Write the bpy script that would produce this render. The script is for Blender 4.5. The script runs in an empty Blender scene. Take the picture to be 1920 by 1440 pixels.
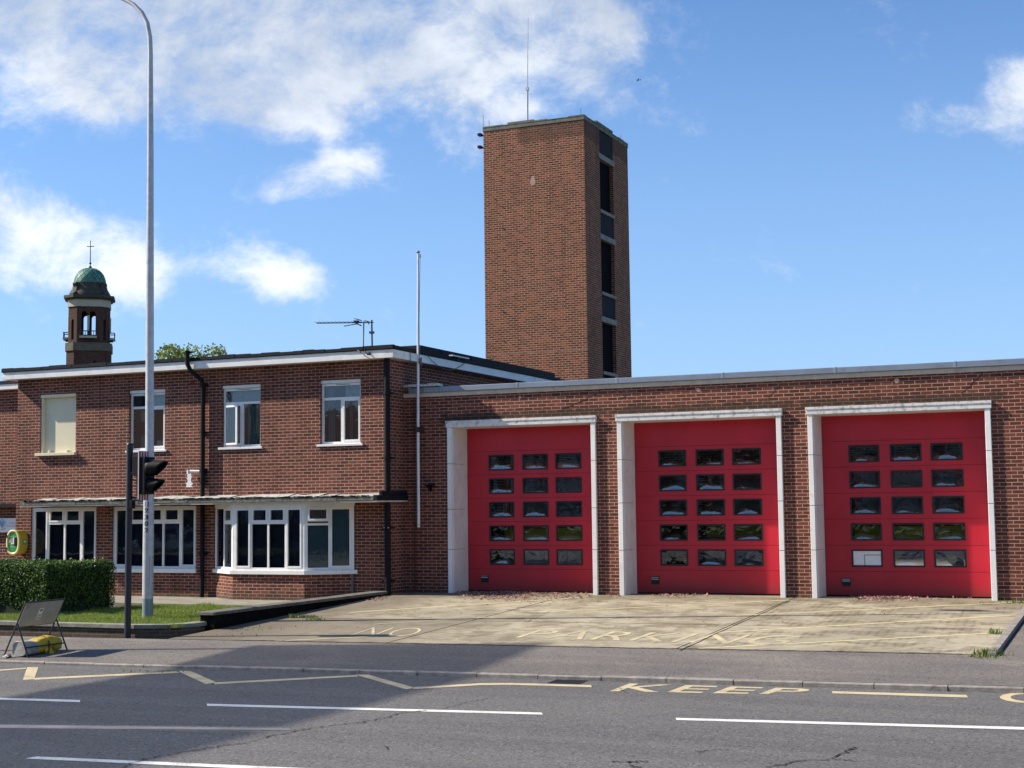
import bpy, bmesh, math, random
from mathutils import Vector, Matrix, noise as mnoise
random.seed(7)
R=math.radians
scene=bpy.context.scene
COL=scene.collection
# ---------------------------------------------------------------- camera
F_PX=2741.14; PITCH=0.083574; ROLL=-0.011756; YAW=0.412636
CAM=Vector((0.0,-30.4666,1.9536))
fwd=Vector((-math.sin(YAW)*math.cos(PITCH),math.cos(YAW)*math.cos(PITCH),math.sin(PITCH)))
rt=Vector((math.cos(YAW),math.sin(YAW),0)); up=rt.cross(fwd)
cr,sr=math.cos(ROLL),math.sin(ROLL)
RX=cr*rt+sr*up; UX=-sr*rt+cr*up
cam_d=bpy.data.cameras.new('camera'); cam=bpy.data.objects.new('camera',cam_d); COL.objects.link(cam)
m=Matrix(((RX.x,UX.x,-fwd.x),(RX.y,UX.y,-fwd.y),(RX.z,UX.z,-fwd.z))).to_4x4(); m.translation=CAM
cam.matrix_world=m
cam_d.sensor_fit='HORIZONTAL'; cam_d.sensor_width=36; cam_d.lens=36*F_PX/1920
cam_d.clip_start=0.1; cam_d.clip_end=6000
scene.camera=cam
def ray(px,py): return (px-960)*RX+(720-py)*UX+F_PX*fwd
def P(px,py,ax,val):
    """photo pixel -> the point of a real plane (axis = value)"""
    r=ray(px,py); t=(val-CAM[ax])/r[ax]; return CAM+t*r
GS=0.035
def G(px,py,dz=0.0):
    """photo pixel -> point of the gently sloping forecourt / pavement plane z = GS*y"""
    r=ray(px,py); t=(CAM.z-GS*CAM.y-dz)/(GS*r.y-r.z); return CAM+t*r
def DP(px,py,D): return CAM+ray(px,py)*(D/F_PX)
# ---------------------------------------------------------------- light
SUN=Vector((3.6,1.0,-2.75)).normalized()
scene.view_settings.view_transform='Standard'; scene.view_settings.look='None'
scene.view_settings.gamma=1; scene.view_settings.exposure=0.62
sun_d=bpy.data.lights.new('sun','SUN'); sun_d.energy=5.0; sun_d.angle=R(0.53); sun_d.color=(1,0.90,0.76)
sun=bpy.data.objects.new('sun',sun_d); COL.objects.link(sun)
sun.rotation_euler=SUN.to_track_quat('-Z','Y').to_euler(); sun.location=(-40,-40,40)
w=bpy.data.worlds.new('World'); scene.world=w; w.use_nodes=True
nt=w.node_tree; nt.nodes.clear()
def N(nt,t,**k):
    n=nt.nodes.new(t)
    for a,b in k.items():
        if hasattr(n,a): setattr(n,a,b)
    return n
def lk(nt,a,b): nt.links.new(a,b)
def math_(nt,op,a,b=None,c=None,clamp=False):
    n=nt.nodes.new('ShaderNodeMath'); n.operation=op; n.use_clamp=clamp
    for i,v in enumerate((a,b,c)):
        if v is None: continue
        if isinstance(v,(int,float)): n.inputs[i].default_value=v
        else: nt.links.new(v,n.inputs[i])
    return n.outputs[0]
def dotc(nt,v,c):
    n=nt.nodes.new('ShaderNodeVectorMath'); n.operation='DOT_PRODUCT'; nt.links.new(v,n.inputs[0]); n.inputs[1].default_value=c; return n.outputs['Value']
def mixc(nt,fac,a,b,mode='MIX'):
    n=nt.nodes.new('ShaderNodeMix'); n.data_type='RGBA'; n.blend_type=mode
    for i,v in ((0,fac),(6,a),(7,b)):
        if isinstance(v,(int,float)): n.inputs[i].default_value=v
        elif isinstance(v,tuple): n.inputs[i].default_value=v if len(v)==4 else (*v,1)
        else: nt.links.new(v,n.inputs[i])
    return n.outputs[2]
def sstep(nt,v,lo,hi,a=0.0,b=1.0):
    n=nt.nodes.new('ShaderNodeMapRange'); n.interpolation_type='SMOOTHSTEP'
    nt.links.new(v,n.inputs[0]); n.inputs[1].default_value=lo; n.inputs[2].default_value=hi; n.inputs[3].default_value=a; n.inputs[4].default_value=b
    return n.outputs[0]
def noise_(nt,vec,scale,detail=4,rough=.55,dist=0.0):
    n=nt.nodes.new('ShaderNodeTexNoise'); n.inputs['Scale'].default_value=scale; n.inputs['Detail'].default_value=detail
    n.inputs['Roughness'].default_value=rough; n.inputs['Distortion'].default_value=dist
    if vec is not None: nt.links.new(vec,n.inputs['Vector'])
    return n.outputs[0]
sky=N(nt,'ShaderNodeTexSky',sky_type='NISHITA'); sky.sun_disc=False
toS=-SUN; sky.sun_elevation=math.asin(toS.z); sky.sun_rotation=math.atan2(toS.x,toS.y)
sky.air_density=1.15; sky.dust_density=0.35; sky.ozone_density=2.6; sky.altitude=50
tc=N(nt,'ShaderNodeTexCoord'); D=tc.outputs['Generated']
# clouds sit at fixed directions of the sky (u,v = tangent coordinates about a fixed heading)
w_=math_(nt,'MAXIMUM',dotc(nt,D,fwd),0.05)
u_=math_(nt,'DIVIDE',dotc(nt,D,RX),w_); v_=math_(nt,'DIVIDE',dotc(nt,D,UX),w_)
blobs=[(60,60,150,110,1.0),(215,170,95,75,1.15),(350,40,230,90,1.0),(430,130,170,85,1.0),(570,160,140,80,.95),(520,215,80,40,.75),(720,30,220,80,1.0),
(860,70,150,110,1.0),(1020,50,200,80,1.0),(1115,110,70,120,.85),(850,150,70,60,.7),(590,335,90,38,.85),(660,300,60,24,.7),(520,365,50,20,.6),(70,450,100,55,1.0),
(0,370,40,50,.9),(200,470,90,70,1.1),(110,505,120,35,.9),(250,540,60,40,.8),(500,520,75,42,.95),(570,530,50,40,.7),(970,203,50,24,1.0),(1905,160,72,50,1.2),(1850,225,100,34,.75),(890,270,60,55,.6),(620,240,22,30,.68),(400,510,60,40,.5)]
S=None
for (px,py,rx,ry,wt) in blobs:
    u0=(px-960)/F_PX; v0=(720-py)/F_PX
    a=math_(nt,'MULTIPLY_ADD',u_,F_PX/rx,-u0*F_PX/rx); b=math_(nt,'MULTIPLY_ADD',v_,F_PX/ry,-v0*F_PX/ry)
    q=math_(nt,'MULTIPLY_ADD',a,a,math_(nt,'MULTIPLY',b,b))
    g=math_(nt,'MULTIPLY',math_(nt,'EXPONENT',math_(nt,'MULTIPLY',q,-0.8)),wt)
    S=g if S is None else math_(nt,'ADD',S,g)
S=math_(nt,'MINIMUM',S,1.15)
front=sstep(nt,dotc(nt,D,fwd),0.25,0.6)
S=math_(nt,'MULTIPLY',S,front)
cv=N(nt,'ShaderNodeCombineXYZ'); lk(nt,u_,cv.inputs[0]); lk(nt,math_(nt,'MULTIPLY',v_,1.35),cv.inputs[1])
n1=noise_(nt,cv.outputs[0],13,12,.67,.2); n2=noise_(nt,cv.outputs[0],5.5,5,.6,.2)
nb=noise_(nt,D,3.2,7,.6)
back=math_(nt,'MULTIPLY',math_(nt,'SUBTRACT',1.0,front),sstep(nt,nb,.50,.68,0,.8))
dens=math_(nt,'ADD',S,math_(nt,'MULTIPLY',math_(nt,'SUBTRACT',n1,.5),3.1))
dens=sstep(nt,dens,.24,1.42)
dens=math_(nt,'MULTIPLY',dens,front)
dens=math_(nt,'MINIMUM',math_(nt,'ADD',math_(nt,'MULTIPLY',dens,.93),back),1.0)
# cloud body: thick parts lighter, bases greyer
shade=sstep(nt,math_(nt,'ADD',math_(nt,'ADD',math_(nt,'MULTIPLY',n2,.7),math_(nt,'MULTIPLY',n1,.45)),math_(nt,'MULTIPLY',v_,-1.25)),.16,.56,0,1)
ccol=mixc(nt,shade,(4.3,4.9,5.9),(8.2,8.5,9.0))
tint=mixc(nt,1.0,sky.outputs[0],(.60,.86,1.18),'MULTIPLY')
hz=sstep(nt,dotc(nt,D,Vector((0,0,1))),0.0,.45,1.0,0.0)
tint=mixc(nt,math_(nt,'MULTIPLY',hz,.45),tint,(4.0,5.8,9.3))
fin=mixc(nt,dens,tint,ccol)
bg=N(nt,'ShaderNodeBackground'); lk(nt,fin,bg.inputs[0]); bg.inputs[1].default_value=0.086
wo=N(nt,'ShaderNodeOutputWorld'); lk(nt,bg.outputs[0],wo.inputs[0])
# ---------------------------------------------------------------- materials
def newmat(name):
    m=bpy.data.materials.new(name); m.use_nodes=True; nt=m.node_tree; b=nt.nodes['Principled BSDF']; return m,nt,b
def posn(nt): return N(nt,'ShaderNodeNewGeometry').outputs['Position']
def bump(nt,b,h,strength=.3,dist=.01):
    n=N(nt,'ShaderNodeBump'); n.inputs['Strength'].default_value=strength; n.inputs['Distance'].default_value=dist
    lk(nt,h,n.inputs['Height']); lk(nt,n.outputs[0],b.inputs['Normal'])
def mat(name,col,rough=.6,var=.12,scale=6,metal=0.0,bmp=0.0,spec=.5,dirt=None,dirtamt=.5,dscale=3,coat=0):
    m,nt,b=newmat(name); p=posn(nt)
    n=noise_(nt,p,scale,5,.6)
    lo=tuple(c*(1-var) for c in col); hi=tuple(min(1,c*(1+var)) for c in col)
    c=mixc(nt,sstep(nt,n,.3,.7),lo,hi)
    if dirt:
        d=noise_(nt,p,dscale,7,.7,.3); c=mixc(nt,sstep(nt,d,.48,.72,0,dirtamt),c,dirt)
    lk(nt,c,b.inputs['Base Color']); b.inputs['Roughness'].default_value=rough; b.inputs['Metallic'].default_value=metal
    b.inputs['Specular IOR Level'].default_value=spec
    if coat: b.inputs['Coat Weight'].default_value=coat
    if bmp: bump(nt,b,noise_(nt,p,scale*6,4,.6),bmp,.01)
    return m
def brick(name,c1,c2,c3,mortar,bands=(),base_z=None,sx=.225,sz=.075,ms=.0068,band_col=(.035,.03,.02),red=None):
    """brick on any vertical face: horizontal coordinate runs along the face"""
    m,nt,b=newmat(name); g=N(nt,'ShaderNodeNewGeometry')
    cr_=N(nt,'ShaderNodeVectorMath',operation='CROSS_PRODUCT'); lk(nt,g.outputs['True Normal'],cr_.inputs[0]); cr_.inputs[1].default_value=(0,0,1)
    nm=N(nt,'ShaderNodeVectorMath',operation='NORMALIZE'); lk(nt,cr_.outputs[0],nm.inputs[0])
    dt=N(nt,'ShaderNodeVectorMath',operation='DOT_PRODUCT'); lk(nt,nm.outputs[0],dt.inputs[0]); lk(nt,g.outputs['Position'],dt.inputs[1])
    sp=N(nt,'ShaderNodeSeparateXYZ'); lk(nt,g.outputs['Position'],sp.inputs[0])
    wob=noise_(nt,g.outputs['Position'],9,3,.5)
    uu=math_(nt,'ADD',dt.outputs['Value'],math_(nt,'MULTIPLY',math_(nt,'SUBTRACT',wob,.5),.012))
    vv=math_(nt,'ADD',math_(nt,'ADD',sp.outputs[2],.011),math_(nt,'MULTIPLY',math_(nt,'SUBTRACT',noise_(nt,g.outputs['Position'],5,2,.5),.5),.012))
    cb=N(nt,'ShaderNodeCombineXYZ'); lk(nt,uu,cb.inputs[0]); lk(nt,vv,cb.inputs[1])
    bt=N(nt,'ShaderNodeTexBrick'); lk(nt,cb.outputs[0],bt.inputs['Vector']); bt.offset=.5; bt.squash=1; 
    bt.inputs['Color1'].default_value=(0,0,0,1); bt.inputs['Color2'].default_value=(1,1,1,1); bt.inputs['Mortar'].default_value=(.5,.5,.5,1)
    bt.inputs['Scale'].default_value=1; bt.inputs['Mortar Size'].default_value=ms; bt.inputs['Mortar Smooth'].default_value=.25
    bt.inputs['Brick Width'].default_value=sx; bt.inputs['Row Height'].default_value=sz; bt.inputs['Bias'].default_value=0
    rp=N(nt,'ShaderNodeValToRGB'); lk(nt,bt.outputs['Color'],rp.inputs[0]); e=rp.color_ramp.elements
    e[0].color=(*c1,1); e[1].color=(*c3,1); e[1].position=1.0; x=e.new(.5); x.color=(*c2,1)
    if red: x=e.new(.9); x.color=(*red,1)
    fine=noise_(nt,g.outputs['Position'],60,4,.7); big=noise_(nt,g.outputs['Position'],.7,6,.65,.4)
    bc=mixc(nt,sstep(nt,fine,.3,.75,0,.35),rp.outputs[0],tuple(v*.45 for v in c2))
    mo=mixc(nt,sstep(nt,noise_(nt,g.outputs['Position'],2.2,5,.65),.35,.7,0,.45),mortar,tuple(v*.6 for v in mortar))
    c=mixc(nt,bt.outputs['Fac'],bc,mo)
    c=mixc(nt,sstep(nt,big,.5,.75,0,.45),c,mixc(nt,1.0,c,(.62,.58,.55),'MULTIPLY'))
    c=mixc(nt,sstep(nt,noise_(nt,g.outputs['Position'],1.7,6,.7),.56,.76,0,.35),c,tuple(min(1,v*1.5+.04) for v in c2))
    mp=N(nt,'ShaderNodeMapping'); mp.inputs['Scale'].default_value=(2.2,2.2,.16); lk(nt,g.outputs['Position'],mp.inputs[0])
    stk=noise_(nt,mp.outputs[0],1.0,6,.6,.2)
    c=mixc(nt,sstep(nt,stk,.50,.70,0,.5),c,mixc(nt,1.0,c,(.50,.45,.42),'MULTIPLY'))
    if base_z is not None:
        z=math_(nt,'ADD',sp.outputs[2],math_(nt,'MULTIPLY',noise_(nt,g.outputs['Position'],3,5,.6),.35))
        c=mixc(nt,sstep(nt,z,base_z+.18,base_z+.60,.75,0),c,(.075,.065,.04))
    for (x0,x1,z0,z1,amt) in bands:
        nz=noise_(nt,g.outputs['Position'],4.5,6,.7)
        nn=math_(nt,'MULTIPLY',math_(nt,'SUBTRACT',nz,.5),.5)
        zz=math_(nt,'ADD',sp.outputs[2],nn)
        a=math_(nt,'MULTIPLY',sstep(nt,zz,z0-.03,z0+.03),sstep(nt,zz,z1-.08,z1+.04,1,0))
        xx=math_(nt,'ADD',sp.outputs[0],nn)
        a=math_(nt,'MULTIPLY',a,math_(nt,'MULTIPLY',sstep(nt,xx,x0-.1,x0+.1),sstep(nt,xx,x1-.1,x1+.1,1,0)))
        c=mixc(nt,math_(nt,'MULTIPLY',a,amt),c,band_col)
    lk(nt,c,b.inputs['Base Color']); b.inputs['Roughness'].default_value=.88; b.inputs['Specular IOR Level'].default_value=.25
    h=math_(nt,'SUBTRACT',math_(nt,'MULTIPLY',fine,.3),math_(nt,'MULTIPLY',bt.outputs['Fac'],1.0)); bump(nt,b,h,.5,.008)
    return m
M={}
x1,x2,x3,DW,DH=-14.947,-10.780,-6.568,3.614,3.92
doors=[x1,x2,x3]
M['brick']=brick('station brick',(.092,.029,.020),(.155,.042,.027),(.22,.070,.042),(.47,.33,.25),base_z=-.28)
M['brick_bay']=brick('engine house brick',(.092,.028,.019),(.155,.041,.026),(.22,.068,.041),(.47,.325,.245),base_z=-.22,
    bands=[(x-.2,x+DW+.3,3.93,4.13,.72) for x in doors])
M['brick_tower']=brick('tower brick',(.110,.031,.018),(.160,.046,.026),(.240,.072,.038),(.42,.27,.17),sx=.215,sz=.0775,ms=.0115,red=(.33,.09,.045),
    bands=[(-20.2,-17.3,14.8,15.5,.5)],band_col=(.05,.035,.025))
M['brick_low']=brick('weathered low wall brick',(.10,.05,.035),(.15,.08,.055),(.2,.12,.085),(.30,.25,.2),base_z=-.45)
M['brick_church']=brick('church brick',(.045,.022,.018),(.075,.032,.025),(.12,.05,.035),(.11,.08,.065))
M['white']=mat('white upvc',(.86,.84,.80),.32,.04,3,dirt=(.45,.43,.38),dirtamt=.25,dscale=5)
M['fascia']=mat('white fascia board',(.82,.80,.76),.45,.05,2,dirt=(.4,.38,.34),dirtamt=.4,dscale=2.5)
M['surround']=mat('painted door surround',(.84,.82,.78),.5,.05,2,dirt=(.45,.40,.33),dirtamt=.35,dscale=4)
M['surround_h']=mat('stained door head',(.72,.70,.66),.55,.08,2,dirt=(.10,.08,.05),dirtamt=.8,dscale=9)
M['reveal']=mat('painted reveal',(.72,.69,.67),.5,.05,2,dirt=(.35,.32,.28),dirtamt=.35,dscale=3)
M['cream']=mat('cream panel',(.74,.68,.48),.55,.04,2,dirt=(.5,.45,.3),dirtamt=.3,dscale=4)
M['stone']=mat('pale stone',(.46,.42,.33),.8,.15,5,bmp=.3,dirt=(.1,.09,.07),dirtamt=.6,dscale=5)
M['pinkmortar']=mat('pale mortar line',(.33,.22,.15),.9,.3,6)
M['towerstone']=mat('grey tower stone',(.27,.25,.22),.85,.2,5,dirt=(.08,.075,.06),dirtamt=.6,dscale=4)
M['towercap']=mat('mossy tower coping',(.17,.165,.12),.85,.25,5,bmp=.4,dirt=(.06,.06,.05),dirtamt=.7,dscale=3)
M['creamstrip']=mat('cream concrete strip',(.58,.50,.40),.75,.08,5,dirt=(.2,.16,.12),dirtamt=.5,dscale=4)
M['stone_d']=mat('dull stone',(.12,.10,.075),.9,.2,2)
M['felt']=mat('black roofing felt',(.010,.011,.016),.7,.4,14,bmp=.6,spec=.2)
M['coping']=mat('grey metal coping',(.24,.28,.34),.42,.08,2,metal=.25,dirt=(.12,.12,.12),dirtamt=.35,dscale=6)
M['lead']=mat('lead flashing',(.50,.50,.48),.5,.35,20,bmp=.5,dirt=(.2,.19,.16),dirtamt=.6,dscale=9)
M['canopy']=mat('mossy concrete canopy',(.17,.16,.125),.9,.4,12,bmp=.8,dirt=(.03,.028,.018),dirtamt=.95,dscale=5)
M['black']=mat('black painted iron',(.005,.0055,.008),.6,.3,10,spec=.2)
M['darkpole']=mat('dark grey paint',(.012,.016,.024),.5,.25,10)
M['steel']=mat('galvanised steel',(.50,.50,.50),.42,.10,7,metal=.15,dirt=(.2,.2,.2),dirtamt=.4,dscale=6)
M['steelbase']=mat('grey painted post base',(.22,.28,.31),.5,.1,7,metal=.2)
M['whitepole']=mat('white flagpole paint',(.74,.73,.74),.4,.06,7,dirt=(.4,.38,.35),dirtamt=.4,dscale=9)
M['gasket']=mat('black rubber',(.012,.010,.012),.6,.2,8)
M['copper']=None
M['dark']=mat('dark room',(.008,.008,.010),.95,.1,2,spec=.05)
M['slate']=mat('dark slate infill',(.018,.020,.028),.8,.25,3,spec=.15,dirt=(.02,.025,.03),dirtamt=.6,dscale=4)
M['greycable']=mat('grey cable',(.12,.12,.13),.6)
M['yellow']=mat('yellow moulded case',(.42,.30,.02),.4,.06,6)
M['yellowrim']=mat('pale yellow rim',(.78,.68,.26),.35,.04,6)
M['blind']=mat('navy vertical blinds',(.045,.05,.11),.8,.2,8)
M['curtain']=mat('teal curtain',(.13,.27,.26),.85,.15,8)
M['curtainw']=mat('pale curtain',(.46,.50,.50),.85,.15,8)
M['room']=mat('room wall',(.10,.11,.12),.9,.1,2)
M['bag_w']=mat('white sandbag sacking',(.36,.35,.31),.8,.18,14,bmp=.7)
M['bag_y']=mat('yellow sandbag plastic',(.52,.37,.02),.5,.18,12,bmp=.6)
M['rust']=mat('rusty tie',(.25,.09,.02),.8,.2,20)
M['signback']=mat('grey sign back',(.33,.32,.255),.5,.12,6,dirt=(.09,.085,.05),dirtamt=.5,dscale=3)
M['frame_d']=mat('dark steel frame',(.035,.03,.035),.5,.2,12)
M['tapew']=mat('white tape',(.62,.5,.52),.5,.05,8)
M['taper']=mat('red tape',(.22,.018,.03),.5,.05,8)
M['lens']=mat('signal lens',(.06,.01,.01),.2,.1,8)
def asphalt(name,col,col2,patch,ps,cracks=0):
    m,nt,b=newmat(name); p=posn(nt)
    f=noise_(nt,p,75,3,.75); f2=noise_(nt,p,28,4,.7); g=noise_(nt,p,.45,6,.62,.5)
    c=mixc(nt,sstep(nt,f,.36,.66),col,col2)
    c=mixc(nt,sstep(nt,f2,.56,.70,0,.75),c,tuple(v*.35 for v in col))
    c=mixc(nt,sstep(nt,g,.40,.68,0,ps),c,patch)
    vo=N(nt,'ShaderNodeTexVoronoi'); vo.inputs['Scale'].default_value=46; lk(nt,p,vo.inputs['Vector'])
    vr=N(nt,'ShaderNodeSeparateColor'); lk(nt,vo.outputs['Color'],vr.inputs[0])
    c=mixc(nt,sstep(nt,vr.outputs[0],.86,.92,0,.35),c,tuple(min(1,v*1.9) for v in col2))
    c=mixc(nt,sstep(nt,vr.outputs[1],.86,.9,0,.6),c,tuple(v*.3 for v in col))
    mp=N(nt,'ShaderNodeMapping'); mp.inputs['Scale'].default_value=(.10,1.1,1); mp.inputs['Rotation'].default_value=(0,0,R(-4.1)); lk(nt,p,mp.inputs[0])
    tk=noise_(nt,mp.outputs[0],1.3,5,.55,.2)
    c=mixc(nt,sstep(nt,tk,.40,.62,0,.45),c,mixc(nt,1.0,c,(.66,.66,.68),'MULTIPLY'))
    c=mixc(nt,sstep(nt,noise_(nt,p,1.1,6,.7,.6),.60,.72,0,.5),c,mixc(nt,1.0,c,(.55,.54,.54),'MULTIPLY'))
    lk(nt,c,b.inputs['Base Color']); b.inputs['Roughness'].default_value=.86; b.inputs['Specular IOR Level'].default_value=.3
    bump(nt,b,math_(nt,'ADD',f,f2),.8,.012); return m
M['road']=asphalt('road asphalt',(.128,.122,.116),(.205,.195,.184),(.150,.144,.138),.6)
M['footway']=asphalt('pavement tarmac',(.158,.142,.128),(.220,.200,.182),(.265,.235,.195),.75)
def concrete():
    m,nt,b=newmat('brushed forecourt concrete'); p=posn(nt)
    sp=N(nt,'ShaderNodeSeparateXYZ'); lk(nt,p,sp.inputs[0])
    big=noise_(nt,p,.42,6,.66,.6); mid=noise_(nt,p,1.6,7,.7,.4); fine=noise_(nt,p,40,4,.7)
    # tamped grooves that run slantwise on the slabs at the right hand side
    mp=N(nt,'ShaderNodeMapping'); mp.inputs['Rotation'].default_value=(0,0,R(-3)); lk(nt,p,mp.inputs[0])
    wv=N(nt,'ShaderNodeTexWave'); wv.wave_type='BANDS'; wv.bands_direction='X'; lk(nt,mp.outputs[0],wv.inputs[0])
    wv.inputs['Scale'].default_value=2.2; wv.inputs['Distortion'].default_value=1.6; wv.inputs['Detail'].default_value=4; wv.inputs['Detail Scale'].default_value=1.2
    gm=sstep(nt,math_(nt,'ADD',sp.outputs[0],math_(nt,'MULTIPLY',mid,2.0)),-6.6,-5.8)
    grv=math_(nt,'MULTIPLY',sstep(nt,wv.outputs[1],.2,.55,1,0),math_(nt,'MULTIPLY',gm,sstep(nt,mid,.44,.60)))
    c=mixc(nt,sstep(nt,big,.32,.68),(.30,.262,.185),(.445,.39,.28))
    c=mixc(nt,sstep(nt,mid,.44,.62,0,.8),c,(.19,.155,.10))
    c=mixc(nt,sstep(nt,noise_(nt,p,.9,7,.75,.8),.52,.66,0,.55),c,(.54,.475,.345))
    c=mixc(nt,sstep(nt,fine,.5,.75,0,.35),c,(.12,.10,.07))
    c=mixc(nt,math_(nt,'MULTIPLY',grv,.28),c,(.17,.145,.10))
    # the older dark slab at the left and the darker strip against the building and retaining wall
    nn=math_(nt,'MULTIPLY',math_(nt,'SUBTRACT',mid,.5),2.2)
    xl=math_(nt,'ADD',sp.outputs[0],nn); yl=math_(nt,'ADD',sp.outputs[1],nn)
    a=math_(nt,'MULTIPLY',sstep(nt,xl,-12.2,-11.2,1,0),sstep(nt,yl,-5.6,-5.1,1,0))
    c=mixc(nt,math_(nt,'MULTIPLY',a,.62),c,(.17,.145,.11))
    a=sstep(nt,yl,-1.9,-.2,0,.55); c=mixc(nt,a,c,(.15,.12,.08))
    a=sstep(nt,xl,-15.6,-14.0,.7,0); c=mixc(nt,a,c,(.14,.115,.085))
    lk(nt,c,b.inputs['Base Color']); b.inputs['Roughness'].default_value=.9; b.inputs['Specular IOR Level'].default_value=.25
    bump(nt,b,math_(nt,'ADD',math_(nt,'MULTIPLY',fine,.4),math_(nt,'MULTIPLY',grv,-.5)),.6,.012); return m
M['concrete']=concrete()
M['kerb']=mat('concrete kerb',(.30,.27,.235),.85,.25,7,bmp=.5,dirt=(.1,.09,.08),dirtamt=.6,dscale=5)
M['slab']=mat('paving slab',(.27,.25,.20),.9,.2,3,bmp=.4,dirt=(.12,.11,.08),dirtamt=.6,dscale=2)
M['wallcap']=mat('mossy coping slab',(.15,.14,.115),.9,.3,8,bmp=.6,dirt=(.04,.038,.028),dirtamt=.8,dscale=4)
M['wallcap_l']=mat('pale coping slab',(.26,.25,.20),.9,.25,8,bmp=.6,dirt=(.10,.095,.07),dirtamt=.6,dscale=5)
M['wallshade']=mat('render with shade in colour',(.007,.006,.005),.95,.4,9,bmp=.6,spec=.1,dirt=(.022,.02,.013),dirtamt=.6,dscale=4)  # near-black colour holds the shade on the wall's forecourt face
M['earth']=mat('earth',(.07,.06,.035),.95,.3,5)
M['field']=mat('distant ground',(.10,.11,.06),.95,.3,.2)
def paint(name,col,wear,ws,under=(.12,.115,.12)):
    m,nt,b=newmat(name); p=posn(nt)
    f=noise_(nt,p,60,3,.75); g=noise_(nt,p,2.5,5,.65)
    k=math_(nt,'ADD',f,math_(nt,'MULTIPLY',g,.6))
    c=mixc(nt,sstep(nt,k,ws,ws+.14,0,wear),col,under)
    lk(nt,c,b.inputs['Base Color']); b.inputs['Roughness'].default_value=.75; return m
M['pwhite']=paint('white road paint',(.76,.75,.70),.85,.84)
M['pyellow']=paint('yellow road paint',(.60,.50,.29),.8,.81)
M['pyellow2']=paint('worn yellow forecourt paint',(.76,.67,.33),.9,.84,(.42,.365,.26))
M['pfaint']=paint('almost worn away forecourt paint',(.66,.58,.30),.92,.71,(.41,.355,.25))
M['psunlit']=paint('painted sunlit sliver',(.19,.195,.20),.9,.72,(.11,.11,.12))
M['crack']=mat('open crack',(.010,.009,.009),.95)
def leafmat(name,a,b_,c_):
    m,nt,b=newmat(name); g=N(nt,'ShaderNodeNewGeometry')
    rp=N(nt,'ShaderNodeValToRGB'); lk(nt,g.outputs['Random Per Island'],rp.inputs[0]); e=rp.color_ramp.elements
    e[0].color=(*a,1); e[1].color=(*c_,1); x=e.new(.5); x.color=(*b_,1)
    lk(nt,rp.outputs[0],b.inputs['Base Color']); b.inputs['Roughness'].default_value=.58; b.inputs['Specular IOR Level'].default_value=.3
    tr=N(nt,'ShaderNodeBsdfTranslucent'); lk(nt,rp.outputs[0],tr.inputs[0])
    mx=N(nt,'ShaderNodeMixShader'); mx.inputs[0].default_value=.28; lk(nt,b.outputs[0],mx.inputs[1]); lk(nt,tr.outputs[0],mx.inputs[2])
    lk(nt,mx.outputs[0],nt.nodes['Material Output'].inputs[0]); return m
M['hedge']=leafmat('hedge leaves',(.014,.040,.009),(.045,.10,.018),(.15,.25,.045))
M['tree']=leafmat('tree leaves',(.13,.19,.03),(.22,.29,.06),(.34,.40,.12))
M['tree_d']=leafmat('dark tree leaves',(.02,.04,.012),(.04,.075,.02),(.08,.12,.035))
M['grass']=leafmat('grass blades',(.13,.20,.028),(.21,.30,.045),(.38,.42,.11))
M['litter']=leafmat('fallen leaves',(.16,.065,.045),(.36,.20,.17),(.55,.38,.33))
M['weed']=leafmat('weeds',(.08,.13,.02),(.14,.2,.04),(.25,.27,.1))
M['bark']=mat('bark',(.09,.065,.045),.9,.3,12,bmp=.6)
def glass(name,refl,tintc,bumpy=0.0,rough=.02):
    m,nt,b=newmat(name); nt.nodes.remove(b)
    fr=N(nt,'ShaderNodeFresnel'); fr.inputs[0].default_value=1.5
    gl=N(nt,'ShaderNodeBsdfGlossy'); gl.inputs['Roughness'].default_value=rough; gl.inputs[0].default_value=(.92,.95,1,1)
    tr=N(nt,'ShaderNodeBsdfTransparent'); tr.inputs[0].default_value=(*tintc,1)
    if bumpy:
        bn=N(nt,'ShaderNodeBump'); bn.inputs['Strength'].default_value=1; bn.inputs['Distance'].default_value=bumpy
        lk(nt,noise_(nt,posn(nt),5,2,.5,.6),bn.inputs['Height']); lk(nt,bn.outputs[0],gl.inputs['Normal']); lk(nt,bn.outputs[0],fr.inputs['Normal'])
    f=math_(nt,'ADD',math_(nt,'MULTIPLY',fr.outputs[0],1.0),refl,clamp=True)
    mx=N(nt,'ShaderNodeMixShader'); lk(nt,f,mx.inputs[0]); lk(nt,tr.outputs[0],mx.inputs[1]); lk(nt,gl.outputs[0],mx.inputs[2])
    lk(nt,mx.outputs[0],nt.nodes['Material Output'].inputs[0]); return m
M['glass']=glass('window glass',.05,(.70,.74,.76),.0006)
M['acrylic']=glass('warped acrylic glazing',.13,(.8,.8,.8),.004,.03)
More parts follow.
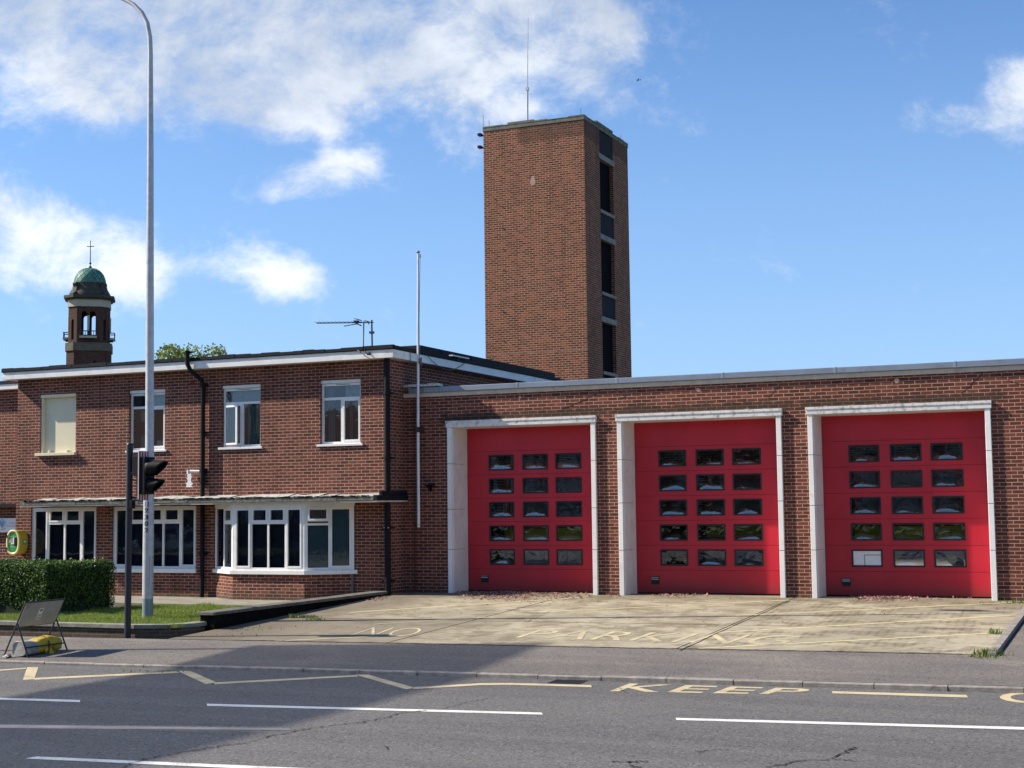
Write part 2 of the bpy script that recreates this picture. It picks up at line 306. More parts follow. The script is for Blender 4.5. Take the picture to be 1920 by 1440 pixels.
def redmat():
    m,nt,b=newmat('red door paint'); p=posn(nt)
    g=noise_(nt,p,1.1,4,.5)
    c=mixc(nt,sstep(nt,g,.3,.7),(.44,.013,.028),(.50,.018,.034))
    c=mixc(nt,sstep(nt,noise_(nt,p,14,6,.7),.60,.8,0,.35),c,(.25,.02,.03))
    mp=N(nt,'ShaderNodeMapping'); mp.inputs['Scale'].default_value=(5,5,.35); lk(nt,p,mp.inputs[0])
    c=mixc(nt,sstep(nt,noise_(nt,mp.outputs[0],1.0,5,.6),.50,.72,0,.30),c,(.30,.020,.03))
    sp=N(nt,'ShaderNodeSeparateXYZ'); lk(nt,p,sp.inputs[0])
    dz=math_(nt,'ADD',sp.outputs[2],math_(nt,'MULTIPLY',noise_(nt,p,6,5,.7),.3)); c=mixc(nt,sstep(nt,dz,.12,.50,.55,0),c,(.17,.05,.04))
    lk(nt,c,b.inputs['Base Color']); b.inputs['Roughness'].default_value=.36; b.inputs['Specular IOR Level'].default_value=.45
    bump(nt,b,noise_(nt,p,160,2,.5),.12,.003); return m
M['red']=redmat()
M['engine_red']=mat('fire engine red',(.5,.02,.02),.3,.05,3)
M['engine_yellow']=mat('high visibility yellow band',(.75,.72,.03),.4,.05,3)
M['engine_white']=mat('white bumper',(.8,.8,.8),.4,.05,3)
M['windscreen']=mat('windscreen',(.16,.19,.21),.15,.1,2)
def coppermat():
    m,nt,b=newmat('verdigris copper'); g=N(nt,'ShaderNodeTexCoord'); p=posn(nt)
    vo=noise_(nt,p,3,4,.6)
    c=mixc(nt,sstep(nt,vo,.3,.7),(.05,.16,.115),(.10,.27,.20)); lk(nt,c,b.inputs['Base Color']); b.inputs['Roughness'].default_value=.6; return m
M['copper']=coppermat()
M['copper_d']=mat('dark copper seams',(.035,.10,.075),.6)
M['drum']=mat('weathered copper drum',(.052,.046,.034),.8,.3,1.5,dirt=(.03,.05,.035),dirtamt=.6,dscale=1)
# ---------------------------------------------------------------- mesh helpers
class MB:
    def __init__(s): s.v=[]; s.f=[]; s.mi=[]; s.mats=[]; s.cur=0; s.sm=[]; s.smooth=False
    def use(s,m):
        m=M[m] if isinstance(m,str) else m
        if m not in s.mats: s.mats.append(m)
        s.cur=s.mats.index(m); return s
    def face(s,pts):
        i=len(s.v); s.v+= [Vector(p) for p in pts]; s.f.append(tuple(range(i,i+len(pts)))); s.mi.append(s.cur); s.sm.append(s.smooth)
    def idx(s,vs,fs,smooth=False):
        i=len(s.v); s.v+=[Vector(p) for p in vs]
        for f in fs: s.f.append(tuple(i+k for k in f)); s.mi.append(s.cur); s.sm.append(smooth)
    def box(s,a,b,mtx=None):
        x0,y0,z0=a; x1_,y1_,z1_=b
        v=[Vector(p) for p in ((x0,y0,z0),(x1_,y0,z0),(x1_,y1_,z0),(x0,y1_,z0),(x0,y0,z1_),(x1_,y0,z1_),(x1_,y1_,z1_),(x0,y1_,z1_))]
        if mtx: v=[mtx@p for p in v]
        s.idx(v,[(0,3,2,1),(4,5,6,7),(0,1,5,4),(1,2,6,5),(2,3,7,6),(3,0,4,7)]); return s
    def tube(s,pts,r,seg=12,caps=True,smooth=True):
        pts=[Vector(p) for p in pts]; n=len(pts)
        rs=r if isinstance(r,(list,tuple)) else [r]*n
        ring=[]; prev=None
        for i,p in enumerate(pts):
            t=(pts[min(i+1,n-1)]-pts[max(i-1,0)]).normalized()
            if prev is None:
                a=t.orthogonal().normalized()
            else: a=(prev-t*prev.dot(t)).normalized()
            prev=a; b=t.cross(a)
            ring.append([p+(a*math.cos(2*math.pi*k/seg)+b*math.sin(2*math.pi*k/seg))*rs[i] for k in range(seg)])
        vs=[q for rr in ring for q in rr]; fs=[]
        for i in range(n-1):
            for k in range(seg): fs.append((i*seg+k,i*seg+(k+1)%seg,(i+1)*seg+(k+1)%seg,(i+1)*seg+k))
        s.idx(vs,fs,smooth)
        if caps: s.face(list(reversed(ring[0]))); s.face(ring[-1])
        return s
    def lathe(s,c,prof,seg=24,smooth=True,a0=0.0):
        c=Vector(c); vs=[]; fs=[]
        for (r,z) in prof:
            for k in range(seg):
                a=a0+2*math.pi*k/seg; vs.append(c+Vector((r*math.cos(a),r*math.sin(a),z)))
        for i in range(len(prof)-1):
            for k in range(seg): fs.append((i*seg+k,i*seg+(k+1)%seg,(i+1)*seg+(k+1)%seg,(i+1)*seg+k))
        s.idx(vs,fs,smooth); return s
    def prism(s,poly,z0,z1,cap=True):
        n=len(poly)
        for i in range(n):
            a=poly[i]; b=poly[(i+1)%n]; s.face([(a[0],a[1],z0),(b[0],b[1],z0),(b[0],b[1],z1),(a[0],a[1],z1)])
        if cap: s.face([(p[0],p[1],z1) for p in poly]); s.face([(p[0],p[1],z0) for p in reversed(poly)])
        return s
WL={}
def obj(name,mb,parent=None,bevel=0.0,weld=False):
    mn=Vector((min(v.x for v in mb.v),min(v.y for v in mb.v),min(v.z for v in mb.v))); mx=Vector((max(v.x for v in mb.v),max(v.y for v in mb.v),max(v.z for v in mb.v)))
    o=Vector(((mn.x+mx.x)/2,(mn.y+mx.y)/2,mn.z))
    me=bpy.data.meshes.new(name); me.from_pydata([v-o for v in mb.v],[],mb.f)
    for m in mb.mats: me.materials.append(m)
    me.polygons.foreach_set('material_index',mb.mi); me.polygons.foreach_set('use_smooth',mb.sm); me.update()
    ob=bpy.data.objects.new(name,me); COL.objects.link(ob)
    if parent is not None: ob.parent=parent; ob.location=o-WL[parent]
    else: ob.location=o
    WL[ob]=o
    if bevel:
        bm=bmesh.new(); bm.from_mesh(me); bmesh.ops.remove_doubles(bm,verts=bm.verts,dist=1e-5)
        bm.to_mesh(me); bm.free()
        b=ob.modifiers.new('bevel','BEVEL'); b.width=bevel; b.segments=2; b.limit_method='ANGLE'
    return ob
def thing(name,label,cat,loc,group=None):
    o=bpy.data.objects.new(name,None); COL.objects.link(o); o.location=loc; WL[o]=Vector(loc); o.empty_display_size=.3
    o['label']=label; o['category']=cat
    if group: o['group']=group
    return o
def tag(o,label,cat,group=None,kind=None):
    o['label']=label; o['category']=cat
    if group: o['group']=group
    if kind: o['kind']=kind
    return o
def struct(name,mb,label=None):
    o=obj(name,mb); o['kind']='structure'
    if label: o['label']=label
    return o
def wallY(mb,xa,xb,za,zb,y,t,holes,ends=True):
    """wall in an XZ plane facing -Y with rectangular holes (x0,x1,z0,z1)"""
    xs=sorted({xa,xb}|{v for h in holes for v in h[:2]}); zs=sorted({za,zb}|{v for h in holes for v in h[2:]})
    xs=[x for x in xs if xa<=x<=xb]; zs=[z for z in zs if za<=z<=zb]
    for i in range(len(xs)-1):
        for j in range(len(zs)-1):
            cx,cz=(xs[i]+xs[i+1])/2,(zs[j]+zs[j+1])/2
            if any(h[0]<cx<h[1] and h[2]<cz<h[3] for h in holes): continue
            a,b,c,d=xs[i],xs[i+1],zs[j],zs[j+1]
            mb.face([(a,y,c),(b,y,c),(b,y,d),(a,y,d)]); mb.face([(b,y+t,c),(a,y+t,c),(a,y+t,d),(b,y+t,d)])
    for (a,b,c,d) in holes:
        mb.face([(a,y,c),(a,y,d),(a,y+t,d),(a,y+t,c)]); mb.face([(b,y,d),(b,y,c),(b,y+t,c),(b,y+t,d)])
        mb.face([(a,y,d),(b,y,d),(b,y+t,d),(a,y+t,d)]); mb.face([(b,y,c),(a,y,c),(a,y+t,c),(b,y+t,c)])
    if ends:
        mb.face([(xa,y+t,za),(xa,y,za),(xa,y,zb),(xa,y+t,zb)]); mb.face([(xb,y,za),(xb,y+t,za),(xb,y+t,zb),(xb,y,zb)])
        mb.face([(xa,y,zb),(xb,y,zb),(xb,y+t,zb),(xa,y+t,zb)])
def frameM(o,u,n):
    """local x = along the wall, y = into the wall, z = up"""
    u=Vector(u).normalized(); z=Vector((0,0,1)); y=z.cross(u)
    m=Matrix(((u.x,y.x,0),(u.y,y.y,0),(0,0,1))).to_4x4(); m.translation=Vector(o); return m
def window(parent,o,u,W,H,cols,tz,transoms,sill=None,sash=(),depth=.05,name='window',ft=.055,nopane=(),top=None):
    """white frame as one part, its glazing as a sub-part. cols = fractions, transoms = columns with a top light"""
    mt=frameM(o,u,None); mb=MB().use('white'); gl=MB().use('glass')
    B=lambda a,b: mb.box(a,b,mt)
    B((0,0,0),(ft,depth,H)); B((W-ft,0,0),(W,depth,H)); B((ft,.001,0),(W-ft,depth-.001,ft)); B((ft,.001,H-ft),(W-ft,depth-.001,H))
    tot=sum(cols); x=0; edges=[0]
    for c in cols: x+=c/tot*W; edges.append(x)
    for e in edges[1:-1]: B((e-.028,.002,ft),(e+.028,depth-.002,top or H-ft))
    for i in range(len(cols)):
        a=edges[i]+(ft if i==0 else .028); b=edges[i+1]-(ft if i==len(cols)-1 else .028)
        parts=[(ft,top or H-ft)]
        if i in transoms:
            B((a,.003,tz-.03),(b,depth-.003,tz+.03)); parts=[(ft,tz-.03),(tz+.03,H-ft)]
        for k,(c,d) in enumerate(parts):
            s_=i in sash or (i in transoms and k==1)
            if s_:
                q=.042
                B((a,-.012,c),(a+q,depth-.02,d)); B((b-q,-.012,c),(b,depth-.02,d)); B((a+q,-.011,c),(b-q,depth-.02,c+q)); B((a+q,-.011,d-q),(b-q,depth-.02,d))
            if (i,k) in nopane: continue
            # double glazing unit with a hint of bow in it
            nx=4; nz=4; vs=[]; fs=[]
            sd=random.uniform(-.0015,.0015)
            for zz in range(nz+1):
                for xx in range(nx+1):
                    fx=xx/nx; fz=zz/nz
                    vs.append(mt@Vector((a+(b-a)*fx,.026+ (.004+sd)*math.sin(math.pi*fx)*math.sin(math.pi*fz),c+(d-c)*fz)))
            for zz in range(nz):
                for xx in range(nx): k0=zz*(nx+1)+xx; fs.append((k0,k0+1,k0+nx+2,k0+nx+1))
            gl.idx(vs,fs,True)
    if top: gl.face([mt@Vector((ft,.026,top+.03)),mt@Vector((W-ft,.026,top+.03)),mt@Vector((W-ft,.026,H-ft)),mt@Vector((ft,.026,H-ft))])
    w_o=obj(name,mb,parent); obj('pane',gl,w_o)
    if sill:
        s=MB().use('white'); s.box((-sill[0],-sill[1],-sill[2]),(W+sill[0],depth+.05,-.002),mt); obj('sill',s,w_o,bevel=.006)
    return w_o,mt
def strips(mb,mt,x0,x1,z0,z1,y,w,gap,ang=.5):
    x=x0
    while x<x1-w*.3:
        a=ang+random.uniform(-.1,.1); dx=math.cos(a)*w/2; dy=math.sin(a)*w/2
        mb.face([mt@Vector((x-dx,y-dy,z0)),mt@Vector((x+dx,y+dy,z0)),mt@Vector((x+dx,y+dy,z1)),mt@Vector((x-dx,y-dy,z1))]); x+=gap
def folds(mb,mt,x0,x1,z0,z1,y,n=14,amp=.03):
    vs=[];fs=[]
    m_=n*4
    for i in range(m_+1):
        f=i/m_; x=x0+(x1-x0)*f; yy=y+amp*math.sin(f*n*math.pi)
        vs+= [mt@Vector((x,yy,z0)),mt@Vector((x,yy,z1))]
    for i in range(m_): fs.append((2*i,2*i+2,2*i+3,2*i+1))
    mb.idx(vs,fs,True)
# ================================================================ GROUND
kerbY=lambda x: -12.05+(x+17.08)*.0723
backY=lambda x: -9.05+(x+17.08)*.0723
gz=lambda y: GS*y
ROADZ=-.455
def strip(mb,xa,xb,ya,yb,za,zb,n=24):
    for i in range(n):
        a=xa+(xb-xa)*i/n; b=xa+(xb-xa)*(i+1)/n
        mb.face([(a,ya(a),za(a)),(b,ya(b),za(b)),(b,yb(b),zb(b)),(a,yb(a),zb(a))])
g=MB().use('field'); g.face([(-900,-900,-.75),(900,-900,-.75),(900,900,-.75),(-900,900,-.75)]); struct('ground',g,'open ground around the street')
g=MB().use('road'); strip(g,-90,70,lambda x:kerbY(x)-10.2,lambda x:kerbY(x)-.0,lambda x:ROADZ,lambda x:ROADZ); struct('road',g,'grey asphalt road in front of the fire station')
KB=.125
g=MB().use('footway'); strip(g,-90,70,lambda x:kerbY(x)+KB+.004,backY,lambda x:gz(kerbY(x)+KB),lambda x:gz(backY(x)))
strip(g,-2.16,70,backY,lambda x:0.0,lambda x:gz(backY(x)),lambda x:0,12); 
struct('pavement',g,'tarmac pavement between kerb and forecourt')
g=MB().use('footway'); strip(g,-90,70,lambda x:kerbY(x)-16,lambda x:kerbY(x)-10.2,lambda x:-.38,lambda x:-.38)
g.face([(-90,kerbY(-90)-10.2,-.75),(70,kerbY(70)-10.2,-.75),(70,kerbY(70)-10.2,-.38),(-90,kerbY(-90)-10.2,-.38)]); struct('opposite_pavement',g,'pavement on the camera side of the road')
# kerb stones: one strip with real joints
g=MB().use('kerb'); x=-40.0
while x<22:
    L=.914; a=x+.006; b=x+L-.006; dz=random.uniform(-.004,.004); low=random.uniform(-.006,.006)
    if -5.2<x<-1: L=.914
    za=gz(kerbY(a)+KB)+dz; zb=gz(kerbY(b)+KB)+dz
    ya=kerbY(a)+low; yb=kerbY(b)+low
    g.idx([(a,ya,ROADZ-.1),(b,yb,ROADZ-.1),(b,yb,zb-.012),(a,ya,za-.012),(a,ya+.014,za+.002),(b,yb+.014,zb+.002),(b,kerbY(b)+KB,zb),(a,kerbY(a)+KB,za),(a,kerbY(a)+KB,ROADZ-.1),(b,kerbY(b)+KB,ROADZ-.1)],
        [(0,1,2,3),(3,2,5,4),(4,5,6,7),(0,3,4,7,8),(1,9,6,5,2)])
    x+=L
struct('kerb',g,'low concrete kerb along the road')
g=MB().use('crack'); strip(g,-40,22,lambda x:kerbY(x)-.0,lambda x:kerbY(x)+KB+.004,lambda x:ROADZ-.02,lambda x:gz(kerbY(x)+KB)-.02); struct('kerb_bed',g,'dark bed under the kerb stones')
# forecourt: three slab rows with open joints
AX0,AX1=-16.12,-2.34
g=MB().use('concrete')
J=.014
def ys(x): return [backY(x)+.01,-5.28+(x+11)*.045,0.36]
vx=[AX0,-11.9,-6.95,AX1]
for i in range(3):
    for j in range(2):
        n=6; a0=vx[i]+(J if i else 0); b0=vx[i+1]-(J if i<2 else 0)
        for k in range(n):
            a=a0+(b0-a0)*k/n; b=a0+(b0-a0)*(k+1)/n
            lo=lambda x: ys(x)[j]+(J if j else 0); hi=lambda x: ys(x)[j+1]-(J if j==0 else 0)
            off=(-.001 if j==0 else 0)+(-.0007 if i==1 else 0)
            m_=3
            for q in range(m_):
                f0,f1=q/m_,(q+1)/m_
                A=lambda x,f:(x,lo(x)+(hi(x)-lo(x))*f,min(0,gz(lo(x)+(hi(x)-lo(x))*f))+off+.006)
                g.face([A(a,f0),A(b,f0),A(b,f1),A(a,f1)])
struct('forecourt',g,'worn concrete forecourt sloping down from the red doors')
g=MB().use('crack'); g.face([(AX0,-9.1,gz(-9.1)-.03),(AX1,-8.1,gz(-8.1)-.03),(AX1,.3,-.03),(AX0,.3,-.03)]); struct('joint_bed',g,'dark filler in the forecourt joints')
# cracks in the road and the wobbly forecourt edge
def crackline(mb,pts,wd,f,jit=.02,sub=9,fade=True):
    P3=[]
    for i in range(len(pts)-1):
        a=Vector(pts[i]); b=Vector(pts[i+1])
        for k in range(sub):
            t=k/sub; p=a.lerp(b,t); d=(b-a).normalized(); nn=Vector((-d.y,d.x)); P3.append(p+nn*random.uniform(-jit,jit))
    P3.append(Vector(pts[-1]))
    for i in range(len(P3)-1):
        a,b=P3[i],P3[i+1]; d=(b-a); nn=Vector((-d.y,d.x)).normalized()
        wa=wd*random.uniform(.3,1.2)
        q=[a-nn*wa,b-nn*wa,b+nn*wa,a+nn*wa]; mb.face([(p.x,p.y,f(p.x,p.y)) for p in q])
rp=lambda px,py: P(px,py,2,ROADZ).xy
rz=lambda x,y: ROADZ+.008
g=MB().use('crack')
crackline(g,[rp(225,1441),rp(270,1424),rp(380,1405),rp(450,1395),rp(545,1373),rp(600,1364),rp(700,1352),rp(760,1336),rp(800,1333)],.011,rz,.03,14)
crackline(g,[rp(830,1329),rp(870,1318),rp(915,1310)],.007,rz,.03)
crackline(g,[rp(1300,1411),rp(1340,1406),rp(1375,1407)],.010,rz,.03); crackline(g,[rp(1360,1398),rp(1405,1401)],.007,rz,.02)
crackline(g,[rp(1440,1440),rp(1500,1428),rp(1560,1424),rp(1590,1408),rp(1600,1402)],.012,rz,.04); crackline(g,[rp(1560,1424),rp(1620,1430)],.008,rz,.03)
crackline(g,[rp(1150,1428),rp(1185,1430),rp(1215,1428)],.012,rz,.05); crackline(g,[rp(1175,1436),rp(1200,1440)],.012,rz,.05)
crackline(g,[rp(305,1373),rp(330,1371)],.010,rz,.02,4); crackline(g,[rp(722,1400),rp(730,1408)],.008,rz,.01,4)
crackline(g,[rp(1005,1417),rp(1040,1424)],.006,rz,.02); crackline(g,[rp(1160,1290),rp(1175,1300)],.006,rz,.02)
struct('road_cracks',g,'dark jagged cracks in the road asphalt')
g=MB().use('crack'); fz=lambda x,y: gz(y)+.009
for k in range(3): crackline(g,[(x,backY(x)+random.uniform(-.03,.05)) for x in [-14.8+i*1.1 for i in range(12)]],.010-.002*k,fz,.035,10)
crackline(g,[G(1480,1127).xy+Vector((0,.0)),G(1275,1220).xy],.012,lambda x,y:gz(y)+.010,.02,14)
crackline(g,[G(985,1168).xy,G(1010,1157).xy,G(1035,1145).xy],.006,lambda x,y:gz(y)+.010,.02,8)
crackline(g,[G(1375,1165).xy,G(1600,1166).xy,G(1700,1168).xy],.007,lambda x,y:gz(y)+.010,.02,12)
crackline(g,[G(604,1163).xy,G(700,1167).xy],.008,lambda x,y:gz(y)+.010,.02,12)
struct('forecourt_cracks',g,'dark broken joints and edge of the concrete forecourt')
# ---------------------------------------------------------------- painted markings
def quad(mb,pts,f): mb.face([(p[0],p[1],f(p[0],p[1])) for p in pts])
def lineseg(mb,a,b,w,f,n=1):
    a=Vector(a);b=Vector(b); d=(b-a).normalized(); nn=Vector((-d.y,d.x))*w/2
    for i in range(n):
        p=a.lerp(b,i/n); q=a.lerp(b,(i+1)/n); quad(mb,[p-nn,q-nn,q+nn,p+nn],f)
rm=lambda x,y: ROADZ+.004
def rq(mb,*px): quad(mb,[rp(*p) for p in px],rm)
g=MB().use('pwhite'); 
for nm_,px,lab in (('a',((-60,1307),(150,1313),(150,1317),(-60,1310.5)),'short white lane line at the left edge of the road'),
    ('b',((388,1320),(1015,1336.5),(1018,1340.5),(388,1324)),'long white lane line across the middle of the road'),
    ('c',((1267,1346.5),(2000,1366),(2000,1371),(1268,1350.5)),'white lane line running out at the right edge of the road'),
    ('d',((68,1419),(700,1446.5),(700,1453),(48,1423)),'near white lane line at the bottom left of the road')):
    g=MB().use('pwhite'); rq(g,*px); tag(obj('lane_line',g),lab,'road line','white broken lane lines on the road')
g=MB().use('psunlit'); rq(g,(-20,1359),(545,1366),(545,1370),(-20,1366)); tag(obj('sun_sliver',g),'faint painted sunlit sliver between two white lane lines','road line')  # sliver of sunlight inside the shadow band, painted as a paler strip
g=MB().use('pyellow')
for px in (((-60,1260),(49,1252.5),(49,1254.5),(-60,1262.5)),((51,1251.5),(72,1251.5),(64,1274),(43,1275)),((64,1271.5),(333,1259),(336,1262),(64,1275)),
    ((333,1258.5),(357,1258.5),(406,1280),(386,1283)),((402,1280),(668,1266),(671,1269),(402,1283.5)),((666,1265.5),(690,1265.5),(778,1290),(762,1293)),
    ((774,1289),(900,1281.5),(960,1281),(960,1284.5),(900,1285),(774,1292.5)),((960,1281),(1108,1285),(1110,1289),(960,1284.5))): rq(g,*px)
tag(obj('zigzag_marking',g),'yellow zigzag keep clear line beside the kerb','road marking')
g=MB().use('pyellow'); rq(g,(1560,1296.5),(1812,1303.5),(1815,1308.5),(1561,1300.5)); tag(obj('road_bar',g),'straight yellow line between the words on the road','road marking')
def textmesh(txt,bold=0.0,space=1.0):
    c=bpy.data.curves.new('t','FONT'); c.body=txt; c.size=1; c.offset=bold; c.space_character=space; c.resolution_u=4
    o=bpy.data.objects.new('t',c); COL.objects.link(o); dg=bpy.context.evaluated_depsgraph_get(); dg.update()
    me=bpy.data.meshes.new_from_object(o.evaluated_get(dg)); 
    vs=[v.co.copy() for v in me.vertices]; fs=[tuple(p.vertices) for p in me.polygons]
    bpy.data.objects.remove(o); bpy.data.curves.remove(c); bpy.data.meshes.remove(me)
    x0=min(v.x for v in vs);x1_=max(v.x for v in vs);y0=min(v.y for v in vs);y1_=max(v.y for v in vs)
    return [((v.x-x0)/(x1_-x0),(v.y-y0)/(y1_-y0)) for v in vs],fs
def ground_text(name,txt,quadp,mm,f,label,bold=.0,space=1.0,jag=None):
    uv,fs=textmesh(txt,bold,space); a,b,c,d=[Vector(p) for p in quadp]   # bl br tr tl
    vs=[]
    for (u,v) in uv:
        p=(a*(1-u)+b*u)*(1-v)+(d*(1-u)+c*u)*v; vs.append((p.x,p.y,f(p.x,p.y)))
    mb=MB().use(mm); mb.idx(vs,fs); return tag(obj(name,mb),label,'road lettering')
ground_text('road_lettering','KEEP',[rp(1142,1296.5),rp(1494,1303),rp(1526,1292),rp(1180,1282)],'pyellow',rm,'large yellow word KEEP painted on the road',.012,1.12)
c0=rp(1874,1308.5); dxr=Vector((1,.0723)).normalized(); dyr=Vector((-.0723,1)).normalized()
c0=c0+dyr*-.45
ground_text('road_lettering','CLEAR',[c0,c0+dxr*3.2,c0+dxr*3.2+dyr*1.05,c0+dyr*1.05],'pyellow',rm,'yellow letter C at the right edge of the road',.012,1.12)
fm=lambda x,y: gz(y)+.0085
gp=lambda px,py: G(px,py).xy
ground_text('forecourt_lettering','NO',[gp(655,1192.5),gp(770,1194),gp(800,1178.5),gp(700,1177)],'pfaint',fm,'worn yellow word NO on the dark concrete slab',-.018,1.1)
ground_text('forecourt_lettering','PARKING',[gp(966,1196),gp(1462,1211),gp(1508,1193),gp(1010,1181.5)],'pfaint',fm,'worn yellow word PARKING on the forecourt concrete',-.004,1.05)
HL=['yellow diagonal line nearest the foot of the first red door','yellow diagonal line running in front of the first and middle doors','yellow diagonal line nearest the right hand red door','longest yellow diagonal line on the right half of the forecourt','yellow diagonal line nearest the pavement at the right','short yellow line at the left end of the forecourt','short thick yellow dash beside the edging kerb']
hk=0
for a,b,wd in (((655,1149),(1102,1120),.07),((1010,1148.5),(1480,1126),.07),((1380,1155),(1908,1130),.07),((1345,1187),(1903,1154),.07),((1310,1216.5),(1860,1188),.07),((516,1203),(697,1194),.05),((1855,1188.5),(1866,1187),.14)):
    g=MB().use('pyellow2'); lineseg(g,gp(*a),gp(*b),wd,fm,8)
    tag(obj('hatch_line',g),HL[hk],'road marking','yellow hatch lines on the forecourt'); hk+=1
FL=['faded yellow line between the word NO and the first door','faded yellow line above the letters R and K of PARKING','faded yellow line under the letter P of PARKING','faded yellow line just above the letter P of PARKING']
hk=0
for a,b,wd in (((700,1171),(1010,1152),.06),((1060,1175),(1300,1164),.05),((960,1205),(1040,1200),.05),((975,1177.5),(1080,1175),.05)):
    g=MB().use('pfaint'); lineseg(g,gp(*a),gp(*b),wd,fm,8)
    tag(obj('faded_line',g),FL[hk],'road marking','faded yellow lines on the forecourt'); hk+=1
# drain grate at the kerb
g=MB().use('gasket'); a=rp(1045,1274.5); d=Vector((1,.0723)).normalized(); nn=Vector((-.0723,1)).normalized()
mt=Matrix(((d.x,nn.x,0),(d.y,nn.y,0),(0,0,1))).to_4x4(); mt.translation=Vector((a.x,a.y-.12,ROADZ))
g.use('darkpole'); g.box((0,-.3,-.01),(.46,-.27,.006),mt); g.box((0,.1,-.01),(.46,.13,.006),mt); g.box((0,-.27,-.01),(.03,.1,.006),mt); g.box((.43,-.27,-.01),(.46,.1,.006),mt)
for i in range(9): g.box((.05+i*.042,-.27,-.01),(.05+i*.042+.016,.1,.005),mt)
g.use('crack'); g.box((.03,-.27,-.008),(.43,.1,.0015),mt)
tag(obj('drain_grate',g),'dark iron drain grate in the road beside the kerb','drain')
# ---------------------------------------------------------------- raised bed, lawn, walls
LZ=-.16
g=MB().use('earth'); g.face([(-60,-8.35,LZ-.02),(-16.5,-8.0,LZ-.02),(-16.5,-2.2,LZ-.02),(-60,-2.2,LZ-.02)]); struct('flower_bed',g,'earth and lawn bed in front of the office block')
g=MB().use('slab')
x=-60.0
g.box((-60,-3.0,-.5),(-16.48,-.6,-.150))
struct('path',g,'paved path under the office windows')
def lowwall():
    t=thing('low_brick_wall','low brown brick wall with pale coping between pavement and lawn','wall',(-22,-8.5,gz(-8.5)))
    a=MB().use('brick_low'); c=MB().use('wallcap_l')
    pts=[(-45,-8.62),(-17.2,-8.50),(-16.62,-8.30),(-16.36,-7.9),(-16.30,-7.0)]
    for i in range(len(pts)-1):
        p,q=Vector(pts[i]),Vector(pts[i+1]); d=(q-p).normalized(); n_=Vector((-d.y,d.x))
        i0=p+n_*.2; i1=q+n_*.2
        for (za,zb,s,mb) in ((-.6,LZ-.03,0,a),(LZ-.03,LZ+.035,.035,c)):
            o0=p-n_*s; o1=q-n_*s; k0=i0+n_*s; k1=i1+n_*s
            e=.002*i
            mb.idx([(o0.x,o0.y,za),(o1.x,o1.y,za),(k1.x,k1.y,za),(k0.x,k0.y,za),(o0.x,o0.y,zb+e),(o1.x,o1.y,zb+e),(k1.x,k1.y,zb+e),(k0.x,k0.y,zb+e)],
             [(0,1,5,4),(4,5,6,7),(2,3,7,6),(1,2,6,5),(3,0,4,7)])
    obj('wall',a,t); obj('coping',c,t)
lowwall()
def retwall():
    t=thing('retaining_wall','dark retaining wall with painted-in shade between lawn and concrete forecourt','wall',(-16.3,-4,-.2))
    a=MB().use('wallshade'); a.box((-16.45,-7.55,-.55),(-16.14,-.75,.0)); obj('wall',a,t)
    c=MB().use('wallcap'); y=-7.62
    while y<-.8:
        e=min(y+1.1,-.74); dz=random.uniform(-.004,.004); c.box((-16.50,y+.004,.0015),(-16.11,e-.004,.062+dz)); y+=1.1
    obj('coping',c,t,bevel=.008)
retwall()
g=MB().use('kerb'); y=-8.1
kt=thing('edging_kerb','pale concrete edging kerb at the right side of the forecourt','kerb',(-2.28,-4,-.1))
while y<-1.1:
    e=y+.9
    g.idx([(-2.34,y+.005,gz(y)-.1),(-2.20,y+.005,gz(y)-.1),(-2.20,e-.005,gz(e)-.1),(-2.34,e-.005,gz(e)-.1),(-2.33,y+.005,gz(y)+.055),(-2.21,y+.005,gz(y)+.055),(-2.21,e-.005,gz(e)+.055),(-2.33,e-.005,gz(e)+.055)],
          [(4,5,6,7),(0,1,5,4),(1,2,6,5),(2,3,7,6),(3,0,4,7)]); y=e
obj('kerb_stones',g,kt)
# ================================================================ ENGINE HOUSE
EH=thing('engine_house','brown brick engine house with three tall red doors','building',(-6,3,0))
EX0,EX1=-16.12,9.0
holes=[(x,x+DW,-.05,DH) for x in doors]+[(-2.35+.0+ .45+1.2,2.5,-.05,DH)]
holes=holes[:3]+[(x3+ (x3-x2),x3+(x3-x2)+DW,-.05,DH)]
g=MB().use('brick_bay'); wallY(g,EX0,EX1,-.3,4.53,0,.34,holes[:3])
g.box((EX0+.001,.34,-.3),(EX0+.34,14,4.53)); g.box((EX1-.34,.34,-.3),(EX1-.001,14,4.53)); g.box((EX0+.34,13.66,-.3),(EX1-.34,13.999,4.53))
obj('wall',g,EH)
g=MB().use('felt')
for (a,b) in ((.3,.5),(.95,13.9)): g.box((EX0,a,4.50),(EX1,b,4.66))  # open slot added behind the front wall to let sun onto the engines
obj('roof',g,EH)
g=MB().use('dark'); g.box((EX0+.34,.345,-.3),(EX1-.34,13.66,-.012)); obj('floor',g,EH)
g=MB().use('creamstrip'); g.box((EX0,-.035,4.532),(EX1,.30,4.628)); obj('fascia',g,EH,bevel=.006)
g=MB().use('coping'); x=EX0+.55
g.box((EX0+.16,-.085,4.630),(x-.002,.42,4.752))
while x<EX1:
    e=min(x+2.4,EX1); dz=random.uniform(-.003,.003); g.box((x+.002,-.09,4.63),(e-.002,.42,4.755+dz)); 
    g.box((e-.03,-.094,4.626),(e+.03,.43,4.760)); x=e
obj('coping',g,EH,bevel=.01)
g=MB().use('lead')
for i in range(7):
    a=-16.05+i*.13; g.box((a,-.16-random.uniform(0,.04),4.76+random.uniform(0,.02)),(a+.12,.1,4.80+random.uniform(.0,.03)))
obj('flashing',g,EH)
